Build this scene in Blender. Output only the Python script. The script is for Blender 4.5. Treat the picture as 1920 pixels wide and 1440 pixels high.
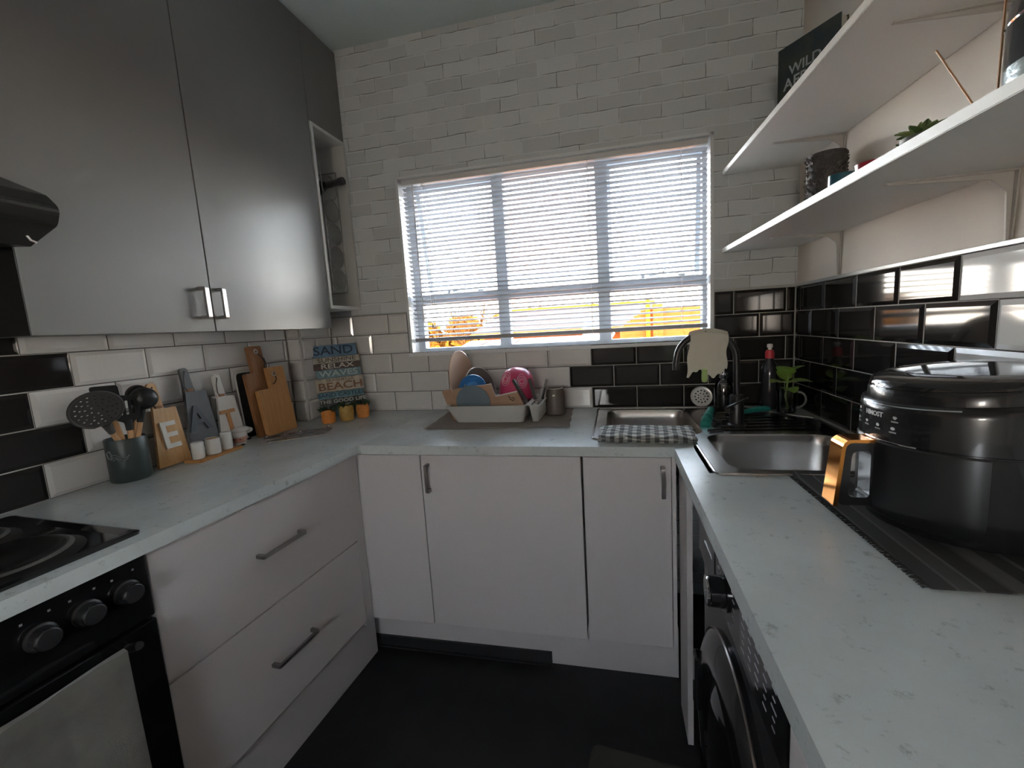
import bpy, bmesh, math, random
from math import sin, cos, pi, radians as rad
from mathutils import Vector, Matrix
from mathutils.geometry import tessellate_polygon
random.seed(7)
S = bpy.context.scene
COL = S.collection
for o in list(bpy.data.objects): bpy.data.objects.remove(o)

# ------------------------------------------------------------------ camera
CAM = Vector((-0.7324, -1.9520, 1.2924))
yaw, pitch, roll = 0.2191, 0.1283, -0.0572
cy, sy, cp, sp = cos(yaw), sin(yaw), cos(pitch), sin(pitch)
f_ = Vector((-sy*cp, cy*cp, -sp)); r0 = Vector((cy, sy, 0)); u0 = r0.cross(f_)
r_ = r0*cos(roll) + u0*sin(roll); u_ = u0*cos(roll) - r0*sin(roll)
cd = bpy.data.cameras.new('camera'); cam = bpy.data.objects.new('camera', cd); COL.objects.link(cam)
cam.matrix_world = Matrix(((r_.x, u_.x, -f_.x, CAM.x), (r_.y, u_.y, -f_.y, CAM.y), (r_.z, u_.z, -f_.z, CAM.z), (0, 0, 0, 1)))
cd.sensor_fit = 'HORIZONTAL'; cd.sensor_width = 36; cd.lens = 790.6/1920*36
cd.shift_x = -20.24/1920; cd.shift_y = -5.7/1920; cd.clip_start = 0.02; cd.clip_end = 500
S.camera = cam

# ------------------------------------------------------------------ sky and exposure
vs = S.view_settings; vs.view_transform = 'Standard'; vs.look = 'None'; vs.gamma = 1; vs.use_curve_mapping = False
vs.exposure = 3.12
W = bpy.data.worlds.new('sky'); S.world = W; W.use_nodes = True
nt = W.node_tree; nt.nodes.clear()
tc = nt.nodes.new('ShaderNodeTexCoord'); sx = nt.nodes.new('ShaderNodeSeparateXYZ'); rp = nt.nodes.new('ShaderNodeValToRGB')
bg = nt.nodes.new('ShaderNodeBackground'); wo = nt.nodes.new('ShaderNodeOutputWorld')
nt.links.new(tc.outputs['Generated'], sx.inputs[0]); nt.links.new(sx.outputs['Z'], rp.inputs[0])
nt.links.new(rp.outputs[0], bg.inputs[0]); nt.links.new(bg.outputs[0], wo.inputs[0])
SKY = [(0.0, (1.45, 1.26, 1.06)), (0.04, (1.6, 1.48, 1.32)), (0.10, (1.6, 1.58, 1.53)), (0.20, (1.6, 1.70, 1.80)), (0.5, (1.15, 1.38, 1.66)), (1.0, (0.55, 0.72, 1.0))]
el = rp.color_ramp.elements
while len(el) < len(SKY): el.new(0.5)
for e, (p, c) in zip(el, SKY): e.position = p; e.color = (*c, 1)
bg.inputs[1].default_value = 3.2

# ------------------------------------------------------------------ helpers
def N(m, t): return m.node_tree.nodes.new(t)
MC = {}
def mat(name, col, rough=0.5, metal=0.0, spec=0.5, var=0.0, vs_=8.0, bump=0.0, bs=200.0, col2=None, stretch=None, coat=0.0, sheen=0.0, trans=0.0, ior=None, anis=None):
    if name in MC: return MC[name]
    m = bpy.data.materials.new(name); m.use_nodes = True; MC[name] = m
    b = m.node_tree.nodes['Principled BSDF']; L = m.node_tree.links
    b.inputs['Base Color'].default_value = (*col, 1); b.inputs['Roughness'].default_value = rough
    b.inputs['Metallic'].default_value = metal; b.inputs['Specular IOR Level'].default_value = spec
    b.inputs['Coat Weight'].default_value = coat; b.inputs['Sheen Weight'].default_value = sheen
    b.inputs['Transmission Weight'].default_value = trans
    if ior: b.inputs['IOR'].default_value = ior
    t = N(m, 'ShaderNodeTexCoord'); mp = N(m, 'ShaderNodeMapping'); L.new(t.outputs['Object'], mp.inputs[0])
    if stretch: mp.inputs['Scale'].default_value = stretch
    if var or col2:
        n = N(m, 'ShaderNodeTexNoise'); n.inputs['Scale'].default_value = vs_; n.inputs['Detail'].default_value = 6
        L.new(mp.outputs[0], n.inputs['Vector'])
        r = N(m, 'ShaderNodeValToRGB'); r.color_ramp.elements[0].position = 0.35; r.color_ramp.elements[1].position = 0.68
        c2 = col2 or tuple(min(1, c*(1+var)) for c in col); c1 = col if col2 else tuple(c*(1-var) for c in col)
        r.color_ramp.elements[0].color = (*c1, 1); r.color_ramp.elements[1].color = (*c2, 1)
        L.new(n.outputs[0], r.inputs[0]); L.new(r.outputs[0], b.inputs['Base Color'])
    if bump:
        n2 = N(m, 'ShaderNodeTexNoise'); n2.inputs['Scale'].default_value = bs; n2.inputs['Detail'].default_value = 3
        L.new(mp.outputs[0], n2.inputs['Vector'])
        bp = N(m, 'ShaderNodeBump'); bp.inputs['Strength'].default_value = bump; bp.inputs['Distance'].default_value = 0.0006
        L.new(n2.outputs[0], bp.inputs['Height']); L.new(bp.outputs[0], b.inputs['Normal'])
    return m
def glass_mat(name, tint=(1, 1, 1), refl=0.06, rough=0.02):
    if name in MC: return MC[name]
    m = bpy.data.materials.new(name); m.use_nodes = True; MC[name] = m; m.node_tree.nodes.clear(); L = m.node_tree.links
    tr = N(m, 'ShaderNodeBsdfTransparent'); tr.inputs[0].default_value = (*tint, 1)
    gl = N(m, 'ShaderNodeBsdfGlossy'); gl.inputs['Roughness'].default_value = rough
    fr = N(m, 'ShaderNodeFresnel'); fr.inputs[0].default_value = 1.45
    ad = N(m, 'ShaderNodeMath'); ad.operation = 'MULTIPLY'; ad.inputs[1].default_value = refl/0.04
    ad.use_clamp = True
    mx = N(m, 'ShaderNodeMixShader'); o = N(m, 'ShaderNodeOutputMaterial')
    L.new(fr.outputs[0], ad.inputs[0]); L.new(ad.outputs[0], mx.inputs[0]); L.new(tr.outputs[0], mx.inputs[1]); L.new(gl.outputs[0], mx.inputs[2]); L.new(mx.outputs[0], o.inputs[0])
    return m

WM = {}
def reg(o, M): WM[o.name] = M
def tagit(o, label=None, cat=None, group=None, kind=None):
    if label: o['label'] = label
    if cat: o['category'] = cat
    if group: o['group'] = group
    if kind: o['kind'] = kind
    return o
def thing(name, label, cat, loc=(0, 0, 0), rz=0.0, group=None, kind=None, M=None):
    o = bpy.data.objects.new(name, None); COL.objects.link(o); o.empty_display_size = 0.03
    M = M if M is not None else Matrix.Translation(loc) @ Matrix.Rotation(rz, 4, 'Z')
    o.matrix_world = M; reg(o, M)
    return tagit(o, label, cat, group, kind)
def obj(name, bm, m=None, parent=None, label=None, cat=None, group=None, kind=None, smooth=False, local=False, loc=None, rz=0.0):
    """mesh object; bm in world space unless local (then in the parent's or loc's space)"""
    me = bpy.data.meshes.new(name)
    if parent is not None:
        M = WM[parent.name]
        if not local: bm.transform(M.inverted())
    else:
        if loc is None:
            xs = [v.co for v in bm.verts]
            c = Vector(((min(v.x for v in xs)+max(v.x for v in xs))/2, (min(v.y for v in xs)+max(v.y for v in xs))/2, min(v.z for v in xs)))
            M = Matrix.Translation(c); bm.transform(M.inverted())
        else: M = Matrix.Translation(loc) @ Matrix.Rotation(rz, 4, 'Z')
    bmesh.ops.recalc_face_normals(bm, faces=bm.faces)
    bm.to_mesh(me); bm.free()
    if smooth:
        me.polygons.foreach_set('use_smooth', [True]*len(me.polygons))
        try: me.set_sharp_from_angle(angle=rad(38))
        except Exception: pass
    if m is not None:
        for q in (m if isinstance(m, (list, tuple)) else [m]): me.materials.append(q)
    o = bpy.data.objects.new(name, me); COL.objects.link(o)
    if parent is not None:
        o.parent = parent
        reg(o, M)
    else: o.matrix_world = M; reg(o, M)
    return tagit(o, label, cat, group, kind)
def dup(root, M, label=None, group=None, name=None):
    r = root.copy(); COL.objects.link(r); r.matrix_world = M; reg(r, M)
    if label: r['label'] = label
    if group: r['group'] = group
    for ch in list(root.children):
        c = ch.copy(); COL.objects.link(c); c.parent = r
        for g in list(ch.children):
            d = g.copy(); COL.objects.link(d); d.parent = c
    return r
def B(): return bmesh.new()
def box(bm, x0, x1, y0, y1, z0, z1, bev=0.0, M=None, seg=2):
    t = bmesh.new(); r = bmesh.ops.create_cube(t, size=1.0)
    for v in t.verts: v.co = Vector((x0+(v.co.x+.5)*(x1-x0), y0+(v.co.y+.5)*(y1-y0), z0+(v.co.z+.5)*(z1-z0)))
    if bev > 0: bmesh.ops.bevel(t, geom=list(t.edges), offset=bev, segments=seg, affect='EDGES', profile=0.5)
    if M is not None: t.transform(M)
    return merge(bm, t)
def merge(bm, t, free=True):
    mp = {}
    for v in t.verts: mp[v] = bm.verts.new(v.co)
    for f in t.faces:
        try:
            nf = bm.faces.new([mp[v] for v in f.verts]); nf.material_index = f.material_index
        except ValueError: pass
    if free: t.free()
    return bm
def lathe(bm, prof, n=32, M=None, a0=0.0, a1=2*pi):
    """prof: list of (r, z); around local z"""
    full = abs((a1-a0)-2*pi) < 1e-6; k = n if full else n+1
    rings = []
    for r, z in prof:
        if r < 1e-6: rings.append([bm.verts.new((M @ Vector((0, 0, z))) if M else (0, 0, z))]); continue
        ring = []
        for i in range(k):
            a = a0+(a1-a0)*i/n; p = Vector((r*cos(a), r*sin(a), z)); ring.append(bm.verts.new(M @ p if M else p))
        rings.append(ring)
    for A, Bb in zip(rings, rings[1:]):
        m = n if full else n
        for i in range(m):
            j = (i+1) % k if full else i+1
            try:
                if len(A) == 1 and len(Bb) == 1: continue
                if len(A) == 1: bm.faces.new((A[0], Bb[i], Bb[j]))
                elif len(Bb) == 1: bm.faces.new((A[i], A[j], Bb[0]))
                else: bm.faces.new((A[i], A[j], Bb[j], Bb[i]))
            except ValueError: pass
    return bm
def tube(bm, pts, r, n=8, closed=False, cap=True):
    pts = [Vector(p) for p in pts]; k = len(pts); rs = r if isinstance(r, (list, tuple)) else [r]*k
    prev = None; rings = []
    for i, p in enumerate(pts):
        if closed: d = pts[(i+1) % k]-pts[i-1]
        else: d = pts[min(i+1, k-1)]-pts[max(i-1, 0)]
        if d.length < 1e-9: d = Vector((0, 0, 1))
        d.normalize()
        if prev is None:
            a = Vector((0, 0, 1)) if abs(d.z) < .9 else Vector((1, 0, 0)); u = d.cross(a).normalized()
        else: u = (prev - d*prev.dot(d)).normalized()
        prev = u; w = d.cross(u)
        rings.append([bm.verts.new(p+(u*cos(2*pi*j/n)+w*sin(2*pi*j/n))*rs[i]) for j in range(n)])
    m = k if closed else k-1
    for i in range(m):
        A, C = rings[i], rings[(i+1) % k]
        for j in range(n): bm.faces.new((A[j], A[(j+1) % n], C[(j+1) % n], C[j]))
    if cap and not closed:
        bm.faces.new(rings[0][::-1]); bm.faces.new(rings[-1])
    return bm
def plate(bm, outer, holes=(), t0=0.0, t1=0.01, M=None):
    """flat plate from 2D loops (x,y), thickness along z"""
    loops = [list(outer)]+[list(h) for h in holes]
    flat = [p for l in loops for p in l]
    tris = tessellate_polygon([[Vector((x, y, 0)) for x, y in l] for l in loops])
    T = lambda x, y, z: (M @ Vector((x, y, z))) if M is not None else Vector((x, y, z))
    lo = [bm.verts.new(T(x, y, t0)) for x, y in flat]; hi = [bm.verts.new(T(x, y, t1)) for x, y in flat]
    for a, b, c in tris:
        for V in (lo, hi):
            try: bm.faces.new((V[a], V[b], V[c]))
            except ValueError: pass
    s = 0
    for l in loops:
        n = len(l)
        for i in range(n):
            j = (i+1) % n
            bm.faces.new((lo[s+i], lo[s+j], hi[s+j], hi[s+i]))
        s += n
    return bm
def rpoly(pts, r, n=5):
    out = []; k = len(pts)
    rr = r if isinstance(r, (list, tuple)) else [r]*k
    for i in range(k):
        p = Vector(pts[i]).to_2d(); a = Vector(pts[i-1]).to_2d()-p; b = Vector(pts[(i+1) % k]).to_2d()-p
        if rr[i] <= 0: out.append((p.x, p.y)); continue
        ang = a.angle(b); d = min(rr[i]/math.tan(ang/2), a.length*.49, b.length*.49); a.normalize(); b.normalize()
        for q in range(n+1):
            t = q/n; P = (p+a*d)*(1-t)**2 + p*2*t*(1-t) + (p+b*d)*t**2; out.append((P.x, P.y))
    return out
def rrect(x0, x1, y0, y1, r, n=5): return rpoly([(x0, y0), (x1, y0), (x1, y1), (x0, y1)], r, n)
def loft(bm, loops, cap0=False, cap1=False, closed=True):
    rings = [[bm.verts.new(p) for p in l] for l in loops]
    for A, C in zip(rings, rings[1:]):
        n = len(A)
        for i in range(n if closed else n-1): bm.faces.new((A[i], A[(i+1) % n], C[(i+1) % n], C[i]))
    if cap0: bm.faces.new(rings[0][::-1])
    if cap1: bm.faces.new(rings[-1])
    return bm
def solid(bm, t):
    bm.normal_update(); bmesh.ops.solidify(bm, geom=list(bm.faces), thickness=t)
def circ(cx, cy_, r, n=24): return [(cx+r*cos(2*pi*i/n), cy_+r*sin(2*pi*i/n)) for i in range(n)]
def frameM(o, x, y):
    """matrix with local x,y axes and z = x cross y"""
    x = Vector(x).normalized(); y = Vector(y); y = (y-x*y.dot(x)).normalized(); z = x.cross(y)
    return Matrix(((x.x, y.x, z.x, o[0]), (x.y, y.y, z.y, o[1]), (x.z, y.z, z.z, o[2]), (0, 0, 0, 1)))
FONT = {}
def text_bm(s, size, extrude=0.0005, align='CENTER', sx=1.0, bold=0.0):
    c = bpy.data.curves.new('t', 'FONT'); c.body = s; c.size = size; c.extrude = extrude; c.align_x = align; c.align_y = 'CENTER'
    c.resolution_u = 3; c.offset = bold
    o = bpy.data.objects.new('t', c); COL.objects.link(o)
    dg = bpy.context.evaluated_depsgraph_get(); me = bpy.data.meshes.new_from_object(o.evaluated_get(dg))
    bm = bmesh.new(); bm.from_mesh(me); bpy.data.objects.remove(o); bpy.data.curves.remove(c); bpy.data.meshes.remove(me)
    for v in bm.verts: v.co.x *= sx
    return bm
def text(name, s, size, M, m, parent, extrude=0.0005, sx=1.0, bold=0.0, label=None):
    bm = text_bm(s, size, extrude, sx=sx, bold=bold); bm.transform(M)
    return obj(name, bm, m, parent, label=label)

# ------------------------------------------------------------------ materials
CAB = mat('white_melamine', (.56, .53, .53), .45, bump=.05, bs=600, var=.015, vs_=3)
CARC = mat('carcass_board', (.35, .34, .33), .6)
DARKCAB = mat('warm_grey_cabinet', (.145, .145, .14), .33, bump=.04, bs=500, var=.05, vs_=2.5)
STEEL = mat('brushed_steel', (.55, .54, .53), .3, 1.0)
HSTEEL = mat('satin_handle', (.34, .32, .31), .32, 1.0)
CHROME = mat('chrome', (.8, .8, .8), .08, 1.0)
SINKM = mat('sink_steel', (.60, .58, .56), .26, 1.0, bump=.03, bs=300)
BLK = mat('gloss_black_plastic', (.010, .010, .011), .12, coat=.3)
BLKM = mat('matt_black', (.014, .014, .015), .5)
BLKE = mat('black_enamel', (.008, .008, .009), .1, coat=.5)
IRON = mat('hotplate_iron', (.03, .028, .027), .32, .6)
WPL = mat('white_plastic', (.66, .65, .63), .35)
WHT = mat('white_paint', (.72, .72, .70), .5)
SHELF = mat('shelf_white', (.74, .73, .69), .42)
WINP = mat('window_paint', (.42, .46, .50), .45, var=.06, vs_=30, bump=.1, bs=60)
BAM = mat('bamboo', (.44, .21, .07), .5, col2=(.52, .27, .10), vs_=6, stretch=(1, 30, 2))
BAML = mat('pale_bamboo', (.52, .29, .11), .5, col2=(.60, .36, .16), vs_=7, stretch=(1, 24, 2))
WAL = mat('brown_wood', (.24, .105, .04), .5, col2=(.31, .15, .065), vs_=7, stretch=(1, 24, 2))
TERRA = mat('tan_wooden_tray', (.33, .20, .125), .6, col2=(.38, .235, .15), vs_=10, stretch=(2, 1, 20))
CERW = mat('white_ceramic', (.70, .69, .66), .25, coat=.2)
TW = mat('white_glazed_tile', (.62, .61, .60), .09, coat=.1, bump=.05, bs=14)
TB = mat('black_glazed_tile', (.020, .018, .0175), .07, spec=.4, bump=.05, bs=14)
GD = mat('dark_grout', (.07, .065, .06), .9)
GL = mat('pale_grout', (.42, .40, .36), .9)
GLASS = glass_mat('window_glass', (.97, .98, .98), .04)
CLEAR = glass_mat('clear_glass', (.86, .88, .88), .09)
LEATHER = mat('dark_leather', (.035, .02, .014), .6)
GREEN = mat('leaf_green', (.24, .38, .07), .4, var=.25, vs_=30)
DGREEN = mat('dark_leaf', (.035, .075, .03), .5, var=.3, vs_=60)

def worktop_mat():
    m = mat('speckled_laminate', (.50, .52, .51), .27, bump=.03, bs=400)
    b = m.node_tree.nodes['Principled BSDF']; L = m.node_tree.links
    t = N(m, 'ShaderNodeTexCoord')
    n1 = N(m, 'ShaderNodeTexNoise'); n1.inputs['Scale'].default_value = 5; n1.inputs['Detail'].default_value = 8
    n2 = N(m, 'ShaderNodeTexNoise'); n2.inputs['Scale'].default_value = 46; n2.inputs['Detail'].default_value = 7; n2.inputs['Roughness'].default_value = .7
    L.new(t.outputs['Object'], n1.inputs[0]); L.new(t.outputs['Object'], n2.inputs[0])
    r1 = N(m, 'ShaderNodeValToRGB'); r1.color_ramp.elements[0].color = (.475, .51, .505, 1); r1.color_ramp.elements[1].color = (.60, .64, .635, 1)
    r1.color_ramp.elements[0].position = .3; r1.color_ramp.elements[1].position = .7
    r2 = N(m, 'ShaderNodeValToRGB'); r2.color_ramp.elements[0].color = (.66, .66, .65, 1); r2.color_ramp.elements[1].color = (1, 1, 1, 1)
    r2.color_ramp.elements[0].position = .31; r2.color_ramp.elements[1].position = .42
    L.new(n1.outputs[0], r1.inputs[0]); L.new(n2.outputs[0], r2.inputs[0])
    mx = N(m, 'ShaderNodeMix'); mx.data_type = 'RGBA'; mx.blend_type = 'MULTIPLY'; mx.inputs[0].default_value = 1
    L.new(r1.outputs[0], mx.inputs[6]); L.new(r2.outputs[0], mx.inputs[7]); L.new(mx.outputs[2], b.inputs['Base Color'])
    return m
TOP = worktop_mat()

def brick_paper():
    m = mat('brick_print_wallpaper', (.5, .5, .5), .75)
    b = m.node_tree.nodes['Principled BSDF']; L = m.node_tree.links
    t = N(m, 'ShaderNodeTexCoord'); sp_ = N(m, 'ShaderNodeSeparateXYZ'); cb = N(m, 'ShaderNodeCombineXYZ')
    L.new(t.outputs['Object'], sp_.inputs[0]); L.new(sp_.outputs['X'], cb.inputs['X']); L.new(sp_.outputs['Z'], cb.inputs['Y'])
    wn = N(m, 'ShaderNodeTexNoise'); wn.inputs['Scale'].default_value = 14; wn.inputs['Detail'].default_value = 4; L.new(cb.outputs[0], wn.inputs['Vector'])
    va = N(m, 'ShaderNodeVectorMath'); va.operation = 'SCALE'; va.inputs['Scale'].default_value = .012
    vb = N(m, 'ShaderNodeVectorMath'); vb.operation = 'ADD'
    L.new(wn.outputs['Color'], va.inputs[0]); L.new(va.outputs[0], vb.inputs[0]); L.new(cb.outputs[0], vb.inputs[1])
    br = N(m, 'ShaderNodeTexBrick'); br.inputs['Scale'].default_value = 1.0
    br.inputs['Brick Width'].default_value = .17; br.inputs['Row Height'].default_value = .0605
    br.inputs['Mortar Size'].default_value = .003; br.inputs['Mortar Smooth'].default_value = .3; br.inputs['Bias'].default_value = -.1
    br.inputs['Color1'].default_value = (.60, .62, .63, 1); br.inputs['Color2'].default_value = (.49, .505, .51, 1); br.inputs['Mortar'].default_value = (.63, .65, .66, 1)
    L.new(vb.outputs[0], br.inputs['Vector'])
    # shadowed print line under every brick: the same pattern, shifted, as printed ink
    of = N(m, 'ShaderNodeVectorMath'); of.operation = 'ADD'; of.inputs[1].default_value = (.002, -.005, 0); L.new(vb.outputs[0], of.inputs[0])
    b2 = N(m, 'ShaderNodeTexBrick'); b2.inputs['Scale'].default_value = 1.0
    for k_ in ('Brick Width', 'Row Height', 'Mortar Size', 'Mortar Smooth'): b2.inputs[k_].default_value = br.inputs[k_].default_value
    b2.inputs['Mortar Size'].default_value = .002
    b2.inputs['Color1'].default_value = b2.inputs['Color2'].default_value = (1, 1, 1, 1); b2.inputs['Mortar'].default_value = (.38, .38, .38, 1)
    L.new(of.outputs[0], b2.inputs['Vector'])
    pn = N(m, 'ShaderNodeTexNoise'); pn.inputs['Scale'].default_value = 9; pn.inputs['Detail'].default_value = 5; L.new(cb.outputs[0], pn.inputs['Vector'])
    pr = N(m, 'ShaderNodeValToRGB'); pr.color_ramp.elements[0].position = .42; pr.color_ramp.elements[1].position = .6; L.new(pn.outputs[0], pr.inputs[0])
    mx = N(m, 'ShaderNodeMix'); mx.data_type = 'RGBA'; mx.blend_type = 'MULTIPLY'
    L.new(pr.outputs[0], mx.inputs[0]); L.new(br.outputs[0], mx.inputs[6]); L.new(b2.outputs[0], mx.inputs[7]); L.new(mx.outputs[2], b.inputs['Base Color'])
    bp = N(m, 'ShaderNodeBump'); bp.inputs['Strength'].default_value = .35; bp.inputs['Distance'].default_value = .002; bp.invert = True
    L.new(br.outputs['Fac'], bp.inputs['Height']); L.new(bp.outputs[0], b.inputs['Normal'])
    return m
PAPER = brick_paper()
BEIGE = mat('beige_wall_paint', (.74, .665, .58), .6, bump=.08, bs=120, var=.02, vs_=4)
CEIL = mat('ceiling_paint', (.58, .66, .66), .7, bump=.05, bs=90)
VINYL = mat('black_vinyl_floor', (.012, .0115, .012), .45, bump=.1, bs=60, var=.3, vs_=12)

# ------------------------------------------------------------------ room shell
XL, YB, ZC = -2.25, -3.5, 2.63
WX0, WX1, WZ0, WZ1 = -1.735, -0.318, 1.178, 2.03
T0, TH, TW_ = 0.9, 0.0982, 0.2
ZT = T0+5*TH
bm = B(); box(bm, XL-.1, .1, YB-.1, .22, -.1, 0)
floor = obj('floor', bm, VINYL, kind='structure')
bm = B(); box(bm, XL-.1, .1, YB-.1, .22, ZC, ZC+.1)
ceiling = obj('ceiling', bm, CEIL, kind='structure')
MXZ = Matrix(((1, 0, 0, 0), (0, 0, 1, 0), (0, 1, 0, 0), (0, 0, 0, 1)))   # (x, z, y)
MYZ = Matrix(((0, 0, 1, 0), (1, 0, 0, 0), (0, 1, 0, 0), (0, 0, 0, 1)))   # (y, z, x)
bm = B(); plate(bm, [(XL-.1, 0), (.1, 0), (.1, ZC), (XL-.1, ZC)], [[(WX0, WZ0), (WX1, WZ0), (WX1, WZ1), (WX0, WZ1)]], 0, .22, MXZ)
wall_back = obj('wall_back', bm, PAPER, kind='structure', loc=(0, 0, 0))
bm = B(); box(bm, XL-.1, XL, YB, 0, 0, ZC); wall_left = obj('wall_left', bm, BEIGE, kind='structure', loc=(0, 0, 0))
bm = B(); box(bm, 0, .1, YB, 0, 0, ZC); wall_right = obj('wall_right', bm, BEIGE, kind='structure', loc=(0, 0, 0))
bm = B(); plate(bm, [(XL-.1, 0), (.1, 0), (.1, ZC), (XL-.1, ZC)], [[(-1.15, 1.1), (-.85, 1.1), (-.85, 1.5), (-1.15, 1.5)]], YB-.1, YB, MXZ)  # small unseen opening behind the camera, added to let in fill light
obj('wall_front', bm, BEIGE, kind='structure', loc=(0, 0, 0))
# white painted reveal lining of the window opening
bm = B()
box(bm, WX0-.001, WX0+.012, .0, .2, WZ0, WZ1); box(bm, WX1-.012, WX1+.001, .0, .2, WZ0, WZ1)
box(bm, WX0, WX1, .0, .2, WZ1-.010, WZ1+.001); box(bm, WX0-.005, WX1+.005, -.012, .2, WZ0-.004, WZ0+.012, .003)
obj('trim_1', bm, mat('reveal_paint', (.70, .71, .72), .4), kind='structure')

# ------------------------------------------------------------------ tiles
tile_cache = {}
def tile_mesh(w, m):
    k = (round(w, 3), m.name)
    if k in tile_cache: return tile_cache[k]
    bm = B(); h = TH-.0022; w2 = w/2-.0011; h2 = h/2; b = min(.011, w2*.6)
    L = [[(-w2, 0, -h2), (w2, 0, -h2), (w2, 0, h2), (-w2, 0, h2)], [(-w2, -.004, -h2), (w2, -.004, -h2), (w2, -.004, h2), (-w2, -.004, h2)],
         [(-w2+b, -.009, -h2+b), (w2-b, -.009, -h2+b), (w2-b, -.009, h2-b), (-w2+b, -.009, h2-b)]]
    loft(bm, L, cap1=True)
    bmesh.ops.recalc_face_normals(bm, faces=bm.faces)
    me = bpy.data.meshes.new('tile'); bm.to_mesh(me); bm.free(); me.materials.append(m); tile_cache[k] = me
    return me
def put_tile(parent, M, w, m):
    o = bpy.data.objects.new('tile', tile_mesh(w, m)); COL.objects.link(o); o.parent = parent; o.matrix_local = M
def segs(a0, a1, off, par):
    """tile spans along s in [a0,a1] with joints at off + par*.1 + k*.2"""
    j = []; k = math.ceil((a0-off-par*.1)/.2-1e-6); s = off+par*.1+k*.2; cuts = [a0]
    while s < a1-1e-6:
        if s > a0+.012: cuts.append(s)
        s += .2
    if a1-cuts[-1] < .012 and len(cuts) > 1: cuts[-1] = a1
    else: cuts.append(a1)
    return list(zip(cuts, cuts[1:]))
def tile_wall(parent, side, spans, off, black):
    """spans: per row list of (s0,s1); side back/left/right ; black(row, mid) -> bool ; row 0 = bottom"""
    gd, gl = B(), B()
    for row in range(5):
        z = T0+(row+.5)*TH
        for a0, a1 in spans(row):
            for s0, s1 in segs(a0, a1, off, row % 2):
                bl = black(row, (s0+s1)/2); m = TB if bl else TW; c = (s0+s1)/2; w = s1-s0
                g = gl if bl else gd
                if side == 'back':
                    M = Matrix.Translation((c, -.001, z)); box(g, s0, s1, -.0052, -.0006, z-TH/2, z+TH/2)
                elif side == 'left':
                    M = Matrix.Translation((XL+.001, c, z)) @ Matrix.Rotation(pi/2, 4, 'Z'); box(g, XL+.0006, XL+.0052, s0, s1, z-TH/2, z+TH/2)
                else:
                    M = Matrix.Translation((-.001, c, z)) @ Matrix.Rotation(-pi/2, 4, 'Z'); box(g, -.0052, -.0006, s0, s1, z-TH/2, z+TH/2)
                if w > .014: put_tile(parent, M, w, m)
    if gd.verts: obj('grout', gd, GD, parent, label='dark grout joints between the white tiles')
    if gl.verts: obj('grout', gl, GL, parent, label='pale grout joints between the black tiles')
# back wall: joints at x = -.0405-.2n on rows 0,2,4 ; shifted by .1 on rows 1,3
def back_spans(row):
    top = T0+(row+1)*TH
    if row < 2: return [(XL+.08, -.009)]
    if row == 2: return [(XL+.08, -.009)]
    return [(XL+.08, WX0-.002), (WX1+.002, -.009)]
def back_black(row, c):
    lim = -.0405-.2*4 if row % 2 == 0 else -.1405-.2*4
    return c > lim
tile_wall(wall_back, 'back', back_spans, -.0405, back_black)
tile_wall(wall_right, 'right', lambda r: [(-2.3, -.009)], -.0492, lambda r, c: c > (-.0492-.8-.001 if r % 2 == 0 else -.0492-.9))
tile_wall(wall_left, 'left', lambda r: [(-2.6, -.237)], -.955, lambda r, c: c < (-1.155+.001 if r % 2 == 0 else -1.055+.001))

# boxed-in pipe in the back left corner, with its own tiles
bm = B(); box(bm, XL+.0005, XL+.074, -.229, -.0005, .87, 1.42)
col = obj('trim_2', bm, GD, kind='structure')
for row in range(5):
    z = T0+(row+.5)*TH
    Mi = WM[col.name].inverted()
    put_tile(col, Mi @ Matrix.Translation((XL+.041, -.2295, z)), .076, TW)
    for s0, s1 in ([(-.229, -.03), (-.03, -.009)] if row % 2 == 0 else [(-.229, -.13), (-.13, -.009)]):
        put_tile(col, Mi @ Matrix.Translation((XL+.0745, (s0+s1)/2, z)) @ Matrix.Rotation(pi/2, 4, 'Z'), s1-s0, TW)
bm = B(); box(bm, XL+.0745, XL+.084, -.2385, -.229, .901, 1.392, .001)
obj('corner_trim', bm, mat('tile_trim', (.45, .44, .42), .35), col)
TRIM = mat('grey_tile_trim', (.40, .40, .39), .3, .3)
bm = B(); box(bm, WX1, 0, -.011, -.0005, ZT, ZT+.010, .001); box(bm, XL+.08, WX0, -.011, -.0005, ZT, ZT+.006, .001)
obj('trim_3', bm, TRIM, kind='structure')
bm = B(); box(bm, -.011, -.0005, -2.3, -.011, ZT, ZT+.010, .001)
obj('trim_4', bm, TRIM, kind='structure')
bm = B(); box(bm, -.0105, -.0005, -.0105, -.0005, .901, ZT, .001)
obj('trim_5', bm, GL, kind='structure')
# dark splash panel between the tiles and the hood
bm = B(); box(bm, XL+.0005, XL+.012, -2.4, -1.27, ZT+.002, 1.75)
obj('trim_6', bm, BLKM, kind='structure')

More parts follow.
